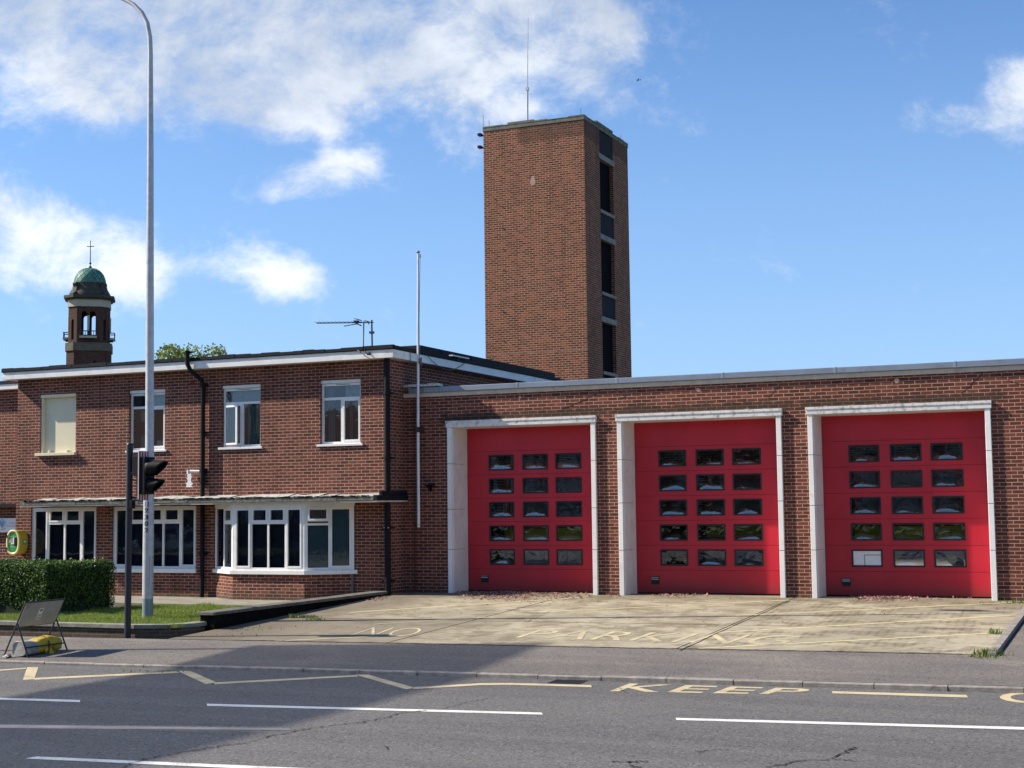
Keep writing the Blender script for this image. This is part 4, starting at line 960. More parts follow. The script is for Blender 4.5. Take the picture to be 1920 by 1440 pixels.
g=MB().use('crestblue'); g.face([(cx_-.16,-.034,cz+.04),(cx_-.09,-.034,cz-.07),(cx_,-.034,cz-.12),(cx_+.09,-.034,cz-.07),(cx_+.16,-.034,cz+.04),(cx_+.09,-.034,cz+.10),(cx_,-.034,cz+.13),(cx_-.09,-.034,cz+.10)])
g.use('teal'); g.face([(cx_-.07,-.037,cz+.06),(cx_-.05,-.037,cz-.03),(cx_,-.037,cz-.085),(cx_+.05,-.037,cz-.03),(cx_+.07,-.037,cz+.06),(cx_+.02,-.037,cz+.05),(cx_+.015,-.037,cz-.02),(cx_-.015,-.037,cz-.02),(cx_-.02,-.037,cz+.05)])
g.use('crestpink'); g.face([(cx_-.13,-.036,cz-.13),(cx_-.02,-.036,cz-.17),(cx_+.09,-.036,cz-.14),(cx_+.16,-.036,cz-.09),(cx_+.13,-.036,cz-.115),(cx_,-.036,cz-.145)]); obj('crest',g,st)
# defibrillator cabinet on the corner of the office block
dt=thing('defibrillator_cabinet','yellow rounded defibrillator cabinet with green window at the brick corner','cabinet',(-27,BY,1.2))
fy=BY-.36; A_=P(12,1018,1,fy); B_=P(36,1018,1,fy); Tz=P(24,994,1,fy).z; Bz=P(24,1040,1,fy).z
cxx=(A_.x+B_.x)/2; rw=(B_.x-A_.x)/2; cz=(Tz+Bz)/2; rh=(Tz-Bz)/2
def stad(k,y,n=28):
    out=[]
    for i in range(n):
        a=2*math.pi*i/n; c,s=math.cos(a),math.sin(a); out.append(Vector((cxx+(rw-k)*math.copysign(abs(c)**.8,c),y,cz+(rh-k)*math.copysign(abs(s)**.8,s))))
    return out
def loft(mb,rings,smooth=True):
    n=len(rings[0]); vs=[v for r_ in rings for v in r_]; fs=[]
    for i in range(len(rings)-1):
        for k in range(n): fs.append((i*n+k,i*n+(k+1)%n,(i+1)*n+(k+1)%n,(i+1)*n+k))
    mb.idx(vs,fs,smooth)
g=MB().use('yellow'); loft(g,[stad(.03,BY-.005),stad(0,BY-.04),stad(.0,fy+.06),stad(.02,fy+.02)]); obj('case',g,dt)
g=MB().use('yellowrim'); loft(g,[stad(.0,fy+.03),stad(-.01,fy+.01),stad(.0,fy-.01),stad(.045,fy-.005),stad(.05,fy+.012)]); obj('door_rim',g,dt)
M['dgreen']=mat('green defibrillator window',(.06,.30,.09),.3,.1,6); M['dgreen2']=mat('pale green lettering',(.35,.62,.38),.5)
g=MB().use('dgreen'); g.face(list(reversed(stad(.05,fy+.011)))); obj('window',g,dt)
g=MB().use('signback'); g.box((cxx-rw*.68,fy+.004,cz-.02),(cxx+rw*.1,fy+.010,cz+.10)); g.use('black'); g.box((cxx+rw*.25,fy-.002,cz-.09),(cxx+rw*.66,fy+.010,cz+.12)); g.use('white'); g.box((cxx+rw*.05,fy-.006,cz-.02),(cxx+rw*.2,fy+.001,cz+.13)); g.box((cxx-rw*.25,fy-.006,cz-.045),(cxx+rw*.22,fy+.001,cz-.015)); obj('instruments',g,dt)
wall_text('Defibrillator',cxx-rw*.6,fy+.0,cz+.135,.035,'dgreen2',dt,rw*1.2); wall_text('AED',cxx-rw*.35,fy+.0,cz-.13,.04,'dgreen2',dt,rw*.7)
g=MB().use('black')
for s in (.5,-.5): g.box((cxx-rw-.02,fy-.02,cz+rh*s-.03),(cxx-rw+.04,fy+.03,cz+rh*s+.03))
obj('hinge',g,dt)
g=MB().use('dgreen'); g.box((cxx+rw-.002,fy+.14,cz-.07),(cxx+rw+.004,fy+.26,cz+.07)); g.use('white'); g.box((cxx+rw+.004,fy+.17,cz-.01),(cxx+rw+.006,fy+.22,cz+.04)); obj('side_badge',g,dt)
# ================================================================ DRILL TOWER
TX,TY,TW,TD,TZ=-17.66,16.39,3.86,4.60,15.53
TT=thing('drill_tower','tall square brown brick drill tower behind the station','tower',(TX-TW/2,TY+TD/2,0))
oy0,oy1=TY+1.52,TY+2.93
g=MB().use('brick_tower')
g.box((TX-TW,TY,0),(TX,TY+.3,TZ-.16)); g.box((TX-TW,TY+TD-.3,0),(TX,TY+TD,TZ-.16)); g.box((TX-TW,TY+.3,0),(TX-TW+.3,TY+TD-.3,TZ-.16))
g.box((TX-.3,TY+.3,0),(TX-.001,oy0,TZ-.16)); g.box((TX-.3,oy1,0),(TX-.001,TY+TD-.3,TZ-.16))
g.box((TX-.299,oy0,0),(TX-.002,oy1,5.6))
obj('wall',g,TT)
g=MB().use('dark'); g.box((TX-.62,oy0-.5,5.6),(TX-.60,oy1+.5,TZ-.2)); g.box((TX-2.8,TY+.32,5.2),(TX-.31,TY+.34,TZ-.2)); obj('interior',g,TT)  # dark sheets standing for the shade inside the tower
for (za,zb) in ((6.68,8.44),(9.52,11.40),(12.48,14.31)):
    g=MB().use('dark'); g.box((TX-.16,oy0+.001,za-.02),(TX-.14,oy1-.001,zb+.02)); obj('shade_sheet',g,TT)  # dark sheet in each opening paints the shade behind it
g=MB().use('slate')
for (za,zb) in ((14.43,TZ-.17),(11.62,12.38),(8.66,9.40),(5.6,6.50)):
    g=MB().use('slate'); g.box((TX-.22,oy0,za),(TX-.03,oy1,zb)); obj('infill_panel',g,TT)
g=MB().use('stone')
for z in (14.33,11.42,8.46): g=MB().use('towerstone'); g.box((TX-.25,oy0-.13,z-.02),(TX+.03,oy1+.09,z+.17)); obj('lintel',g,TT)
g=MB().use('stone')
for z in (12.42,9.46,6.62): g=MB().use('towerstone'); g.box((TX-.25,oy0-.0,z-.05),(TX+.03,oy1+.05,z+.06)); obj('sill',g,TT)
g=MB().use('towercap'); k=.018; z0,z1=TZ-.158,TZ
L0=[(TX-TW-k,TY-k),(TX+k,TY-k),(TX+k,TY+TD+k),(TX-TW-k,TY+TD+k)]
g.prism(L0,z0,z1-.03); 
x=TX-TW-k
while x<TX: e=min(x+random.uniform(.5,1.0),TX+k); g.box((x+.004,TY-k-.01,z1-.029),(e-.004,TY+.28,z1+random.uniform(-.01,.02))); x=e
y=TY+.3
while y<TY+TD: e=min(y+random.uniform(.5,1.0),TY+TD+k); g.box((TX-.25,y+.004,z1-.029),(TX+k+.01,e-.004,z1+random.uniform(-.01,.03))); y=e
g.box((TX-2.9,TY-k-.012,z1+.0),(TX-1.9,TY+.25,z1+.06)); g.box((TX-.25,TY+1.2,z1+.02),(TX+k+.012,TY+2.9,z1+.09))
obj('coping',g,TT)
g=MB().use('pinkmortar'); z=P(1000,661,1,TY).z; g.box((TX-TW-.004,TY-.006,z-.006),(TX+.004,TY+.002,z+.012)); obj('string_line',g,TT)
g=MB().use(M['crestpink']); c=P(999,339,1,TY-.004)
g.use(mat('bare patch on brick',(.45,.30,.22),.9,.2,20)); g.face([(c.x+.10*math.cos(-a)*(1+.2*math.sin(3*a)),TY-.004,c.z+.18*math.sin(-a)) for a in [i*math.pi/7 for i in range(14)]]); obj('bare_patch',g,TT)
t=thing('radio_mast','thin whip aerial mast standing on top of the drill tower','aerial',(TX-2.0,TY+.5,TZ))
c=P(989,228,1,TY+.4); d_=P(989,165,1,TY+.4); e_=P(990,34,1,TY+.4)
g=MB().use('steel'); g.tube([(c.x,TY+.4,c.z-.3),(d_.x,TY+.4,d_.z)],.035,8); obj('pole',g,t)
g=MB().use('steel'); g.tube([d_,e_],[.018,.010],6); g.box((d_.x-.05,TY+.36,d_.z-.1),(d_.x+.05,TY+.44,d_.z+.02)); obj('whip',g,t)
for (px,py,py2,lab) in ((906,216,238,'thin lightning rod at the left corner of the drill tower'),(917,226,236,'short lightning rod just right of the left tower corner'),(1089,202,216,'short lightning rod at the front right corner of the tower'),(1164,253,262,'short lightning rod at the rear right corner of the tower')):
    yy=TY+.1 if px<1100 else TY+TD-.4
    a=P(px,py,1,yy); b=P(px,py2,1,yy); g=MB().use('greycable'); g.tube([(b.x,yy,b.z-.12),a],.010,6); tag(obj('lightning_rod',g),lab,'lightning rod','lightning rods on the drill tower')
for (py,lab) in ((254,'upper dark floodlight on the left side of the drill tower'),(277,'lower dark floodlight on the left side of the drill tower')):
    yy=TY+.35; c=P(902,py,1,yy); g=MB().use('black'); X0=TX-TW
    g.tube([(X0,yy,c.z-.04),(c.x,yy,c.z)],.03,8); g.box((c.x-.10,yy-.1,c.z-.02),(c.x+.02,yy+.1,c.z+.07)); tag(obj('floodlight',g),lab,'floodlight','floodlights on the drill tower')
g=MB().use('black'); X0=TX-TW-.035; g.tube([(X0,TY+.3,14.9),(X0,TY+.3,5)],.022,6); 
for z in (13.4,11,9,7): g.box((X0-.03,TY+.25,z),(X0+.04,TY+.35,z+.05))
o=obj('cable_duct',g,TT)
for (px,py) in ((928,373),(943,388),(944,428),(944,467),(945,507),(944,585),(946,640)):
    c=P(px,py,1,TY); g=MB().use('black'); g.box((c.x-.025,TY-.025,c.z-.012),(c.x+.012,TY,c.z+.012)); obj('peg',g,TT)
# ================================================================ CHURCH LANTERN TOWER
CD=170; c0=DP(168,600,CD); pm=CD/F_PX
zc=lambda y: DP(168,y,CD).z
CT=thing('church_tower','distant brick church lantern tower with green copper dome and cross','church tower',(c0.x,c0.y,-1))
hd=math.atan2((CAM-c0).y,(CAM-c0).x)  # tower seen square on, turned a little
ang=hd+R(-3)
ex=Vector((math.cos(ang+math.pi/2),math.sin(ang+math.pi/2),0)); ey=Vector((math.cos(ang),math.sin(ang),0))
def cham(h,c):
    c=c*1.17
    q=[(-h+c,h),(-h,h-c),(-h,-h+c),(-h+c,-h),(h-c,-h),(h,-h+c),(h,h-c),(h-c,h)]
    return [(c0.x+ex.x*a+ey.x*b,c0.y+ex.y*a+ey.y*b) for a,b in q]
def L(a,b,z): return Vector((c0.x,c0.y,0))+ex*a+ey*b+Vector((0,0,z))
g=MB().use('brick_church'); g.prism(cham(2.45,.75),-1,zc(662)); obj('shaft',g,CT)
g=MB().use('stone_d'); g.prism(cham(2.58,.8),zc(662),zc(647)); obj('stone_band',g,CT)
# belfry with two arched lights per side
g=MB().use('brick_church'); zb,zt=zc(647),zc(579); h=2.28; c_=1.0
hw=h-c_
def face_arch(mb,o,u,W,z0,z1,centers,r,zs,zsp,n=6):
    nrm=Vector((0,0,1)).cross(u)
    def F(pts):
        mb.face([o+u*a+Vector((0,0,b)) for a,b in pts]); mb.face([o+u*a+Vector((0,0,b))+nrm*.35 for a,b in reversed(pts)])
    xs=[-W]; 
    for c in centers: xs+=[c-r,c+r]
    xs.append(W)
    F([(-W,z0),(W,z0),(W,zs),(-W,zs)])
    for i in range(0,len(xs),2): F([(xs[i],zs),(xs[i+1],zs),(xs[i+1],z1),(xs[i],z1)])
    for c in centers:
        for k in range(n):
            a0=math.pi*(1-k/n); a1_=math.pi*(1-(k+1)/n)
            F([(c+r*math.cos(a0),zsp+r*math.sin(a0)),(c+r*math.cos(a1_),zsp+r*math.sin(a1_)),(c+r*math.cos(a1_),z1),(c+r*math.cos(a0),z1)])
        for s in (-1,1):
            p=[o+u*(c+s*r)+Vector((0,0,z)) for z in (zs,zsp)]; mb.face([p[0],p[1],p[1]+nrm*.35,p[0]+nrm*.35])
for k in range(4):
    a=ang+k*math.pi/2; en=Vector((math.cos(a),math.sin(a),0)); eu=Vector((-math.sin(a),math.cos(a),0))
    face_arch(g,Vector((c0.x,c0.y,0))+en*h,eu,hw,zb,zt,(-.46,.46),.32,zc(632),zc(593))
    a2=a+math.pi/4; en2=Vector((math.cos(a2),math.sin(a2),0)); eu2=Vector((-math.sin(a2),math.cos(a2),0)); dd=(h+hw)/math.sqrt(2); ww=c_*math.sqrt(2)/2
    o2=Vector((c0.x,c0.y,0))+en2*dd; n2_=-en2
    face_arch(g,o2,eu2,ww,zb,zt,(0,),.2,zc(641),zc(606))
obj('belfry',g,CT)
g=MB().use('stone')
for k in range(4):
    a=ang+k*math.pi/2; en=Vector((math.cos(a),math.sin(a),0)); eu=Vector((-math.sin(a),math.cos(a),0)); o_=Vector((c0.x,c0.y,0))+en*(h+.03)
    g=MB().use('stone'); p=o_+Vector((0,0,zc(625))); g.tube([p,o_+Vector((0,0,zc(596)))],.12,8); obj('column',g,CT)
for k in range(4):
    a=ang+k*math.pi/2; en=Vector((math.cos(a),math.sin(a),0)); eu=Vector((-math.sin(a),math.cos(a),0)); o_=Vector((c0.x,c0.y,0))+en*(h+.0)
    mt=Matrix(((eu.x,en.x,0),(eu.y,en.y,0),(0,0,1))).to_4x4(); mt.translation=o_
    g=MB().use('stone'); g.box((-.95,.02,zc(637)-.1),(.95,.62,zc(635)),mt); g.use('drum'); g.box((-.95,.5,zc(626)-.05),(.95,.6,zc(626)+.05),mt)
    for i in range(7): g.box((-.95+i*.305,.52,zc(635)),(-.95+i*.305+.07,.58,zc(626)),mt)
    for s in (-.95,.87): g.box((s,.05,zc(626)-.05),(s+.08,.5,zc(626)+.05),mt)
    g.box((-.6,.02,zc(641)),(-.4,.4,zc(637)-.1),mt); g.box((.4,.02,zc(641)),(.6,.4,zc(637)-.1),mt)
    obj('balcony',g,CT)
g=MB().use('stone'); g.prism(cham(2.36,.85),zc(579),zc(566)); obj('frieze',g,CT)
g=MB().use('drum'); g.prism(cham(2.55,.9),zc(566),zc(563)); g.prism(cham(2.80,.95),zc(563)+.001,zc(558)); obj('cornice',g,CT)
g=MB().use('drum'); g.lathe(L(0,0,0),[(2.35,zc(558)),(2.32,zc(551)),(2.0,zc(542)),(1.92,zc(536)),(1.95,zc(532))],16)
for k in range(4):
    a=ang+math.pi/4+k*math.pi/2; en=Vector((math.cos(a),math.sin(a),0)); eu=Vector((-math.sin(a),math.cos(a),0))
    pr=[(2.7,zc(558)),(2.7,zc(554)),(2.3,zc(549)),(2.2,zc(541)),(2.4,zc(535)),(2.25,zc(532)),(1.8,zc(532)),(1.8,zc(558))]
    A1=[Vector((c0.x,c0.y,0))+en*r_+eu*.25+Vector((0,0,z)) for r_,z in pr]; B1=[p-eu*.5 for p in A1]
    g.face(A1); g.face(list(reversed(B1)))
    for i in range(len(A1)): j=(i+1)%len(A1); g.face([A1[i],B1[i],B1[j],A1[j]])
obj('drum',g,CT)
g=MB().use('copper'); z0=zc(533); rr=1.80; hh=zc(501.5)-z0
pr=[(rr*math.cos(t_)**.85 if t_<1.57 else .0,z0+hh*math.sin(t_)) for t_ in [i*math.pi/2/12 for i in range(12)]]+[(.08,z0+hh)]
g.lathe(L(0,0,0),pr,32); obj('dome',g,CT)
g=MB().use('copper_d')
for sgn in (1,-1):
    for k in range(16):
        pts=[]
        for i in range(11):
            t_=i/11*1.45; a=2*math.pi*k/16+sgn*t_*.9; r_=rr*math.cos(t_)**.85+.01; pts.append(L(0,0,0)+Vector((r_*math.cos(a),r_*math.sin(a),z0+hh*math.sin(t_))))
        g.tube(pts,.022,4,False)
obj('dome_seams',g,CT)
g=MB().use('drum'); g.tube([L(0,0,zc(502)),L(0,0,zc(449))],[.06,.04],6); g.lathe(L(0,0,zc(492)),[(0,-.16),(.14,-.08),(.14,.04),(0,.12)],10); g.lathe(L(0,0,zc(500)),[(.18,-.1),(.2,0),(.06,.2)],10)
ar=(RX-Vector((0,0,RX.z))).normalized(); g.tube([L(0,0,zc(460))-ar*.42,L(0,0,zc(460))+ar*.42],.045,6); obj('cross',g,CT)
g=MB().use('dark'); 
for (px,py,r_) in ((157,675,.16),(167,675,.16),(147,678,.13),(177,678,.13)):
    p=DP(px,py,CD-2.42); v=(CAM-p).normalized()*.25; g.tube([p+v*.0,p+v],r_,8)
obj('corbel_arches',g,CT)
# ================================================================ FOLIAGE
def leafcard(mb,c,s,nrm=None):
    n_=(Vector((random.gauss(0,1),random.gauss(0,1),random.gauss(0,1)))+(nrm*1.2 if nrm else Vector((0,0,.6)))).normalized()
    a=n_.orthogonal().normalized(); a=Matrix.Rotation(random.uniform(0,6.28),3,n_)@a; b=n_.cross(a); l=s*random.uniform(.7,1.3); w2=l*.55
    mb.face([c-a*l*.5,c+b*w2*.5-a*l*.05,c+a*l*.5,c-b*w2*.5-a*l*.05])
def crown(mb,clumps,n,s,mm):
    mb.use(mm)
    for (c,r_) in clumps:
        c=Vector(c)
        for _ in range(int(n*r_*r_)):
            d=Vector((random.gauss(0,1),random.gauss(0,1),random.gauss(0,1))).normalized(); rad=r_*(random.uniform(.45,1.0)**.5)*random.uniform(.85,1.15)
            q=c+Vector((d.x*rad,d.y*rad,d.z*rad*.8))
            if mnoise.noise(q*1.3)>-.18: leafcard(mb,q,s,d)
def tree(label,base,h,spread,clumps,n,s,mm='tree',group=None):
    t=thing('tree',label,'tree',base,group); b=Vector(base)
    g=MB().use('bark'); top=b+Vector((spread*.05,0,h*.75)); g.tube([b,b+Vector((.08,.03,h*.3)),top],[h*.035,h*.026,h*.008],10)
    for c,r_ in clumps:
        g.tube([b+Vector((.05,.02,h*random.uniform(.28,.5))),(b+Vector(c))*.5+Vector((0,0,h*.2)),Vector(c)],[h*.013,h*.008,h*.003],6)
    obj('trunk',g,t)
    g=MB(); crown(g,clumps,n,s,mm); obj('crown',g,t)
tc_=DP(365,660,52); 
cl=[((tc_.x-.75,tc_.y-.4,tc_.z-.15),.55),((tc_.x-.1,tc_.y,tc_.z-.35),.75),((tc_.x+.6,tc_.y+.3,tc_.z-.2),.62),((tc_.x-.2,tc_.y,tc_.z-1.3),1.5),((tc_.x+.9,tc_.y+.4,tc_.z-.7),.7),((tc_.x-1.2,tc_.y-.5,tc_.z-1.3),.9)]
tree('light green tree top showing above the office roof beside the soil pipe',(tc_.x,tc_.y,-.5),tc_.z+1,2,cl,1900,.13)
tc2=DP(466,668,60); cl=[((tc2.x,tc2.y,tc2.z-.25),.45),((tc2.x,tc2.y,tc2.z-.9),.9)]
tree('small tip of green tree just above the office roof edge',(tc2.x,tc2.y,-.5),tc2.z+.5,2,cl,1500,.13)
# hedge
def hedge():
    t=thing('hedge','clipped dark green box hedge behind the low wall','hedge',(-22,-5.5,LZ))
    X0,X1_,Y0,Y1,Z0,Z1=-30,-20.86,-6.62,-4.45,LZ-.02,.88
    g=MB().use(mat('hedge core',(.012,.022,.008),.95,.3,10))
    g.box((X0+.1,Y0+.12,Z0),(X1_-.12,Y1-.12,Z1-.12)); obj('core',g,t)
    g=MB().use('hedge')
    def dis(p): return mnoise.noise(p*1.6)*.07+mnoise.noise(p*5)*.035
    def bulge(z): f=(z-Z0)/(Z1-Z0); return -.10*(1-f)**2*1.0-.05*max(0,f-.85)/.15
    N_=30000
    for _ in range(N_):
        k=random.random()
        if k<.42: p=Vector((random.uniform(max(X0,-25),X1_),Y0,random.uniform(Z0+.02,Z1))); n_=Vector((0,-1,0))
        elif k<.64: p=Vector((X1_,random.uniform(Y0,Y1),random.uniform(Z0+.02,Z1))); n_=Vector((1,0,0))
        else: p=Vector((random.uniform(max(X0,-25.5),X1_),random.uniform(Y0,Y1),Z1)); n_=Vector((0,0,1))
        if n_.z<.5: p+=n_*bulge(p.z)
        # round the edges of the box
        ex_=max(0,p.x-(X1_-.22)); ez=max(0,p.z-(Z1-.22)); ey_=max(0,(Y0+.22)-p.y)
        p-=Vector((ex_*ez*1.2+ex_*ey_*1.2,0,ex_*.35*(1 if n_.z>.5 else 0)+ey_*.25*(1 if n_.z>.5 else 0))); p.y+=ey_*ez*1.2
        p+=n_*(dis(p)-random.uniform(0,.09))
        if n_.z>.5 and random.random()<.05: p.z+=random.uniform(.02,.07)
        leafcard(g,p,.055,n_)
    for _ in range(3500):
        p=Vector((random.uniform(X0,-25),Y0+random.uniform(-.03,.06),random.uniform(Z0,Z1))); leafcard(g,p,.08,Vector((0,-1,0)))
    obj('foliage',g,t)
hedge()
g=MB().use('grass')
def blade(mb,x,y,z,h,s=.006):
    a=random.uniform(0,6.28); dx,dy=math.cos(a)*s,math.sin(a)*s; lx,ly=random.gauss(0,h*.35),random.gauss(0,h*.35)
    mb.face([(x-dx,y-dy,z),(x+dx,y+dy,z),(x+lx,y+ly,z+h)])
for _ in range(56000):
    x=random.uniform(-21.4,-16.4); y=random.uniform(-8.33,-3.0)
    if x<-20.8 and y>-6.6: continue
    if y>-3.4+.25*mnoise.noise(Vector((x,y,0))*2): continue
    k=mnoise.noise(Vector((x*1.7,y*1.7,3)))
    blade(g,x,y,LZ-.02,(.05+.05*k)*random.uniform(.6,1.6)+.015,.007)
for _ in range(9000):
    x=random.uniform(-26,-20.9); y=random.uniform(-8.4,-6.6); blade(g,x,y,LZ-.02,random.uniform(.03,.09),.008)
o=obj('grass',g); tag(o,'bright green lawn around the lamp post base','grass',kind='stuff')
# leaf litter
g=MB().use('litter')
def litter(px0,px1,py0,py1,n,s=.035,dens=1.4):
    a=G(px0,py1); b=G(px1,py0)
    for _ in range(n):
        t_=random.triangular(0,1,.5) if dens>1 else random.random(); x=a.x+(b.x-a.x)*t_ if False else None
        px=px0+(px1-px0)*t_; py=py0+(py1-py0)*abs(random.gauss(0,.45)); p=G(px,min(py,1225)); 
        if p.y>.70 or p.x<AX0: continue
        c=Vector((p.x,p.y,min(.0,gz(p.y))+.016+random.uniform(0,.012)))
        n_=Vector((random.gauss(0,.45),random.gauss(0,.45),1)).normalized(); u=n_.orthogonal().normalized(); u=Matrix.Rotation(random.uniform(0,6.3),3,n_)@u; v=n_.cross(u); l=s*random.uniform(.5,1.2)
        g.face([c-u*l,c-v*l*.6,c+u*l,c+v*l*.6])
litter(850,1010,1110,1123,900,.04); litter(870,1130,1112,1129,520); litter(680,728,1119,1127,200); litter(1590,1720,1117,1127,520,.04); litter(1560,1840,1120,1130,90)
litter(1210,1330,1114,1121,160); litter(1130,1165,1112,1120,60); litter(700,1500,1118,1175,170,.022,.5); litter(1500,1900,1125,1180,40,.02,.5); litter(560,820,1125,1190,60,.02,.5)
tag(obj('fallen_leaves',g),'drifts of brown and pink fallen leaves at the foot of the red doors','leaves',kind='stuff')
g=MB().use('weed')
def weeds(px,py,n,h,sp):
    c=G(px,py)
    for _ in range(n): x,y=c.x+random.gauss(0,sp),c.y+random.gauss(0,sp*.5); blade(g,x,y,gz(y),h*random.uniform(.5,1.3),.012)
for a in ((575,1158,130,.06,.12),(550,1159,40,.08,.05),(590,1162,60,.05,.1),(1140,1111,60,.12,.08),(1125,1113,30,.1,.06),(1478,1117,40,.10,.06),(1495,1119,60,.12,.1),(1515,1120,40,.1,.06),(1868,1189,60,.1,.08),(1855,1228,120,.1,.10),(1845,1232,60,.06,.14),(1905,1131,60,.07,.25),(470,1180,50,.04,.3),(430,1190,40,.04,.4)): weeds(*a)
for i in range(5): weeds(235+i*26+random.uniform(-8,8),1259,7,.025,.08)
tag(obj('weeds',g),'small green weeds in the joints of the forecourt','weeds',kind='stuff')
# ================================================================ STREET FURNITURE
def lamp():
    b=P(277,1160,2,LZ); Y=b.y
    t=thing('lamp_post','tall tapered grey steel lamp post with curved top standing in the lawn','lamp post',tuple(b))
    q=lambda px,py: P(px,py,1,Y)
    pts=[(277,1122),(277.8,1030),(280,860),(280.5,852),(281,600),(282,300),(282,100),(281,70),(276,43),(266,24),(250,8),(232,-2),(205,-12),(150,-28)]
    px_m=F_PX/((b-CAM).dot(fwd))
    rad=[10.4,10.2,9.8,8.2,7.6,6.2,4.8,4.6,4.5,4.4,4.3,4.2,4.0,3.8]
    g=MB().use('steel'); g.tube([q(*p) for p in pts],[r_/px_m for r_ in rad],20); g.lathe(q(280,853)-Vector((0,0,.02)),[(.095,0),(.095,.04),(.085,.05)],20); obj('column',g,t)
    g=MB().use('steelbase'); a=q(277,1162); c=q(277,1121); g.tube([a,c],[.108,.1065],20); obj('base',g,t)
    # inspection door outline, number
    g=MB().use('darkpole'); w0=q(284,1048); r_=.100
    vdir=(CAM-w0); vdir.z=0; vdir.normalize(); sd=Vector((-vdir.y,vdir.x,0))
    def sp(a,z): # point on the skin, a = angle from the camera-facing line
        cx=q(277.5,1080); return Vector((cx.x,Y,z))+ (vdir*math.cos(a)+sd*math.sin(a))*(r_+.004)
    for a in (.25,1.15):
        pass
    zt,zb_=q(280,1040).z,q(280,1098).z
    pl=[sp(1.15,zb_+.02),sp(.8,zb_),sp(.3,zb_+.02),sp(.25,zb_+.1),sp(.25,zt-.1),sp(.3,zt-.02),sp(.8,zt),sp(1.15,zt-.02)]
    g.tube(pl,.003,4); 
    for z in (zt-.05,zb_+.05): p=sp(.95,z); g.tube([p,p+vdir*.01],.012,8)
    obj('inspection_door',g,t)
    g=MB().use('gasket'); zz=q(272,938).z
    for i,chh in enumerate('12302'):
        uv,fs=textmesh(chh,.035); z=q(272,950+i*12.2).z; h_=.098
        vs=[]
        for (u,v) in uv:
            a=-.42+ (u-.5)*.75; cx=q(278.9,970); vs.append(Vector((cx.x,Y,0))+(vdir*math.cos(a)+sd*math.sin(a))*(.108)+Vector((0,0,z+v*h_)))
        g.idx(vs,fs)
    obj('number',g,t)
    g=MB().use('steel'); e=q(150,-28); g.box((e.x-.7,Y-.13,e.z-.03),(e.x+.1,Y+.13,e.z+.10)); obj('lantern',g,t,bevel=.04)
lamp()
def signal():
    b=G(239,1195); Y=b.y
    t=thing('traffic_light','black traffic signal post with hooded head turned away to the right','traffic light',tuple(b))
    q=lambda px,py,dy=0: P(px,py,1,Y+dy)
    a=q(243.5,832); g=MB().use('darkpole'); g.tube([b-Vector((0,0,.05)),a],.059,20); g.lathe(a,[(.061,-.03),(.061,.006),(0,.012)],20); obj('post',g,t)
    g=MB().use('black')
    A=q(254,855); B=q(267,892); g.box((A.x,Y-.09,B.z),(B.x,Y+.09,A.z)); A=q(259,890); B=q(266,930); g.box((A.x,Y-.05,B.z),(B.x,Y+.05,A.z))
    c=q(250,866); g.tube([(b.x+.03,Y,c.z),(A.x+.02,Y,c.z)],.03,8); c=q(252,933); g.tube([(b.x+.03,Y,c.z),(A.x+.12,Y,c.z)],.022,8); c=q(250,945); g.box((b.x+.04,Y-.05,c.z-.08),(b.x+.11,Y+.05,c.z+.06))
    obj('bracket',g,t,bevel=.006)
    g=MB().use('black'); c=q(256,880); g.tube([(c.x+.02,Y-.06,c.z+.02),(c.x-.06,Y-.07,c.z-.08),(c.x-.055,Y-.07,c.z-.16),(c.x+.0,Y-.06,c.z-.205),(c.x+.07,Y-.05,c.z-.21)],.011,8); obj('cable',g,t)
    T_=q(270,857); Bm=q(270,927); Lx=q(269.5,890).x; Rx_=q(281,890).x
    g=MB().use('black'); g.box((Lx+.012,Y-.14,Bm.z),(Rx_,Y+.14,T_.z)); obj('housing',g,t,bevel=.015)
    g=MB().use('black'); g.box((Lx-.004,Y-.15,Bm.z-.1),(Lx+.010,Y+.15,T_.z+.1)); 
    g.use('tapew'); g.box((Lx-.006,Y-.160,Bm.z-.09),(Lx+.014,Y-.1505,T_.z+.09)); obj('backing_board',g,t)
    for (py0,py1,x0,x1_) in ((846,859,268,289),(927,938,266.5,286.5)):
        a0=q(x0,py0); b0=q(x1_,py1); n=8; wd=.30/n
        s=MB()
        for i in range(n):
            s.use('taper' if i%2==0 else 'tapew'); s.box((Lx+.0105,Y-.15+i*wd,b0.z),(Lx+.016,Y-.15+(i+1)*wd-.0005,a0.z))
        obj('hazard_tape',s,t)
    for (zt,zb_,L_,lab) in ((862,893,313,'upper'),(897,922,308,'lower')):
        zT,zB=q(281,zt).z,q(281,zb_).z; cz=(zT+zB)/2; r_=(zT-zB)/2+.012; xe=q(L_,880).x
        s=MB().use('black'); vs=[];fs=[]; n=20; m_=6
        for j in range(m_+1):
            f=j/m_
            for i in range(n+1):
                a=-math.pi*.36+ (math.pi*1.72)*i/n   # open underneath
                # visor length shrinks towards the underside
                ang_=a-math.pi*.0
                up_=math.sin(ang_); ln=(xe-Rx_)*(.36+.64*max(0,min(1,(up_+.65)/1.65)))
                vs.append((Rx_+ln*f,Y+r_*math.cos(ang_)*(1-.25*f),cz+r_*up_*(1-.20*f)-.012*f))
        for j in range(m_):
            for i in range(n): k=j*(n+1)+i; fs.append((k,k+1,k+n+2,k+n+1))
        s.idx(vs,fs,True); o=obj('visor',s,t); so=o.modifiers.new('thick','SOLIDIFY'); so.thickness=.008
        s=MB().use('lens'); s.tube([(Rx_,Y,cz),(Rx_+.02,Y,cz)],r_*.8,20); obj('lens',s,t)
signal()
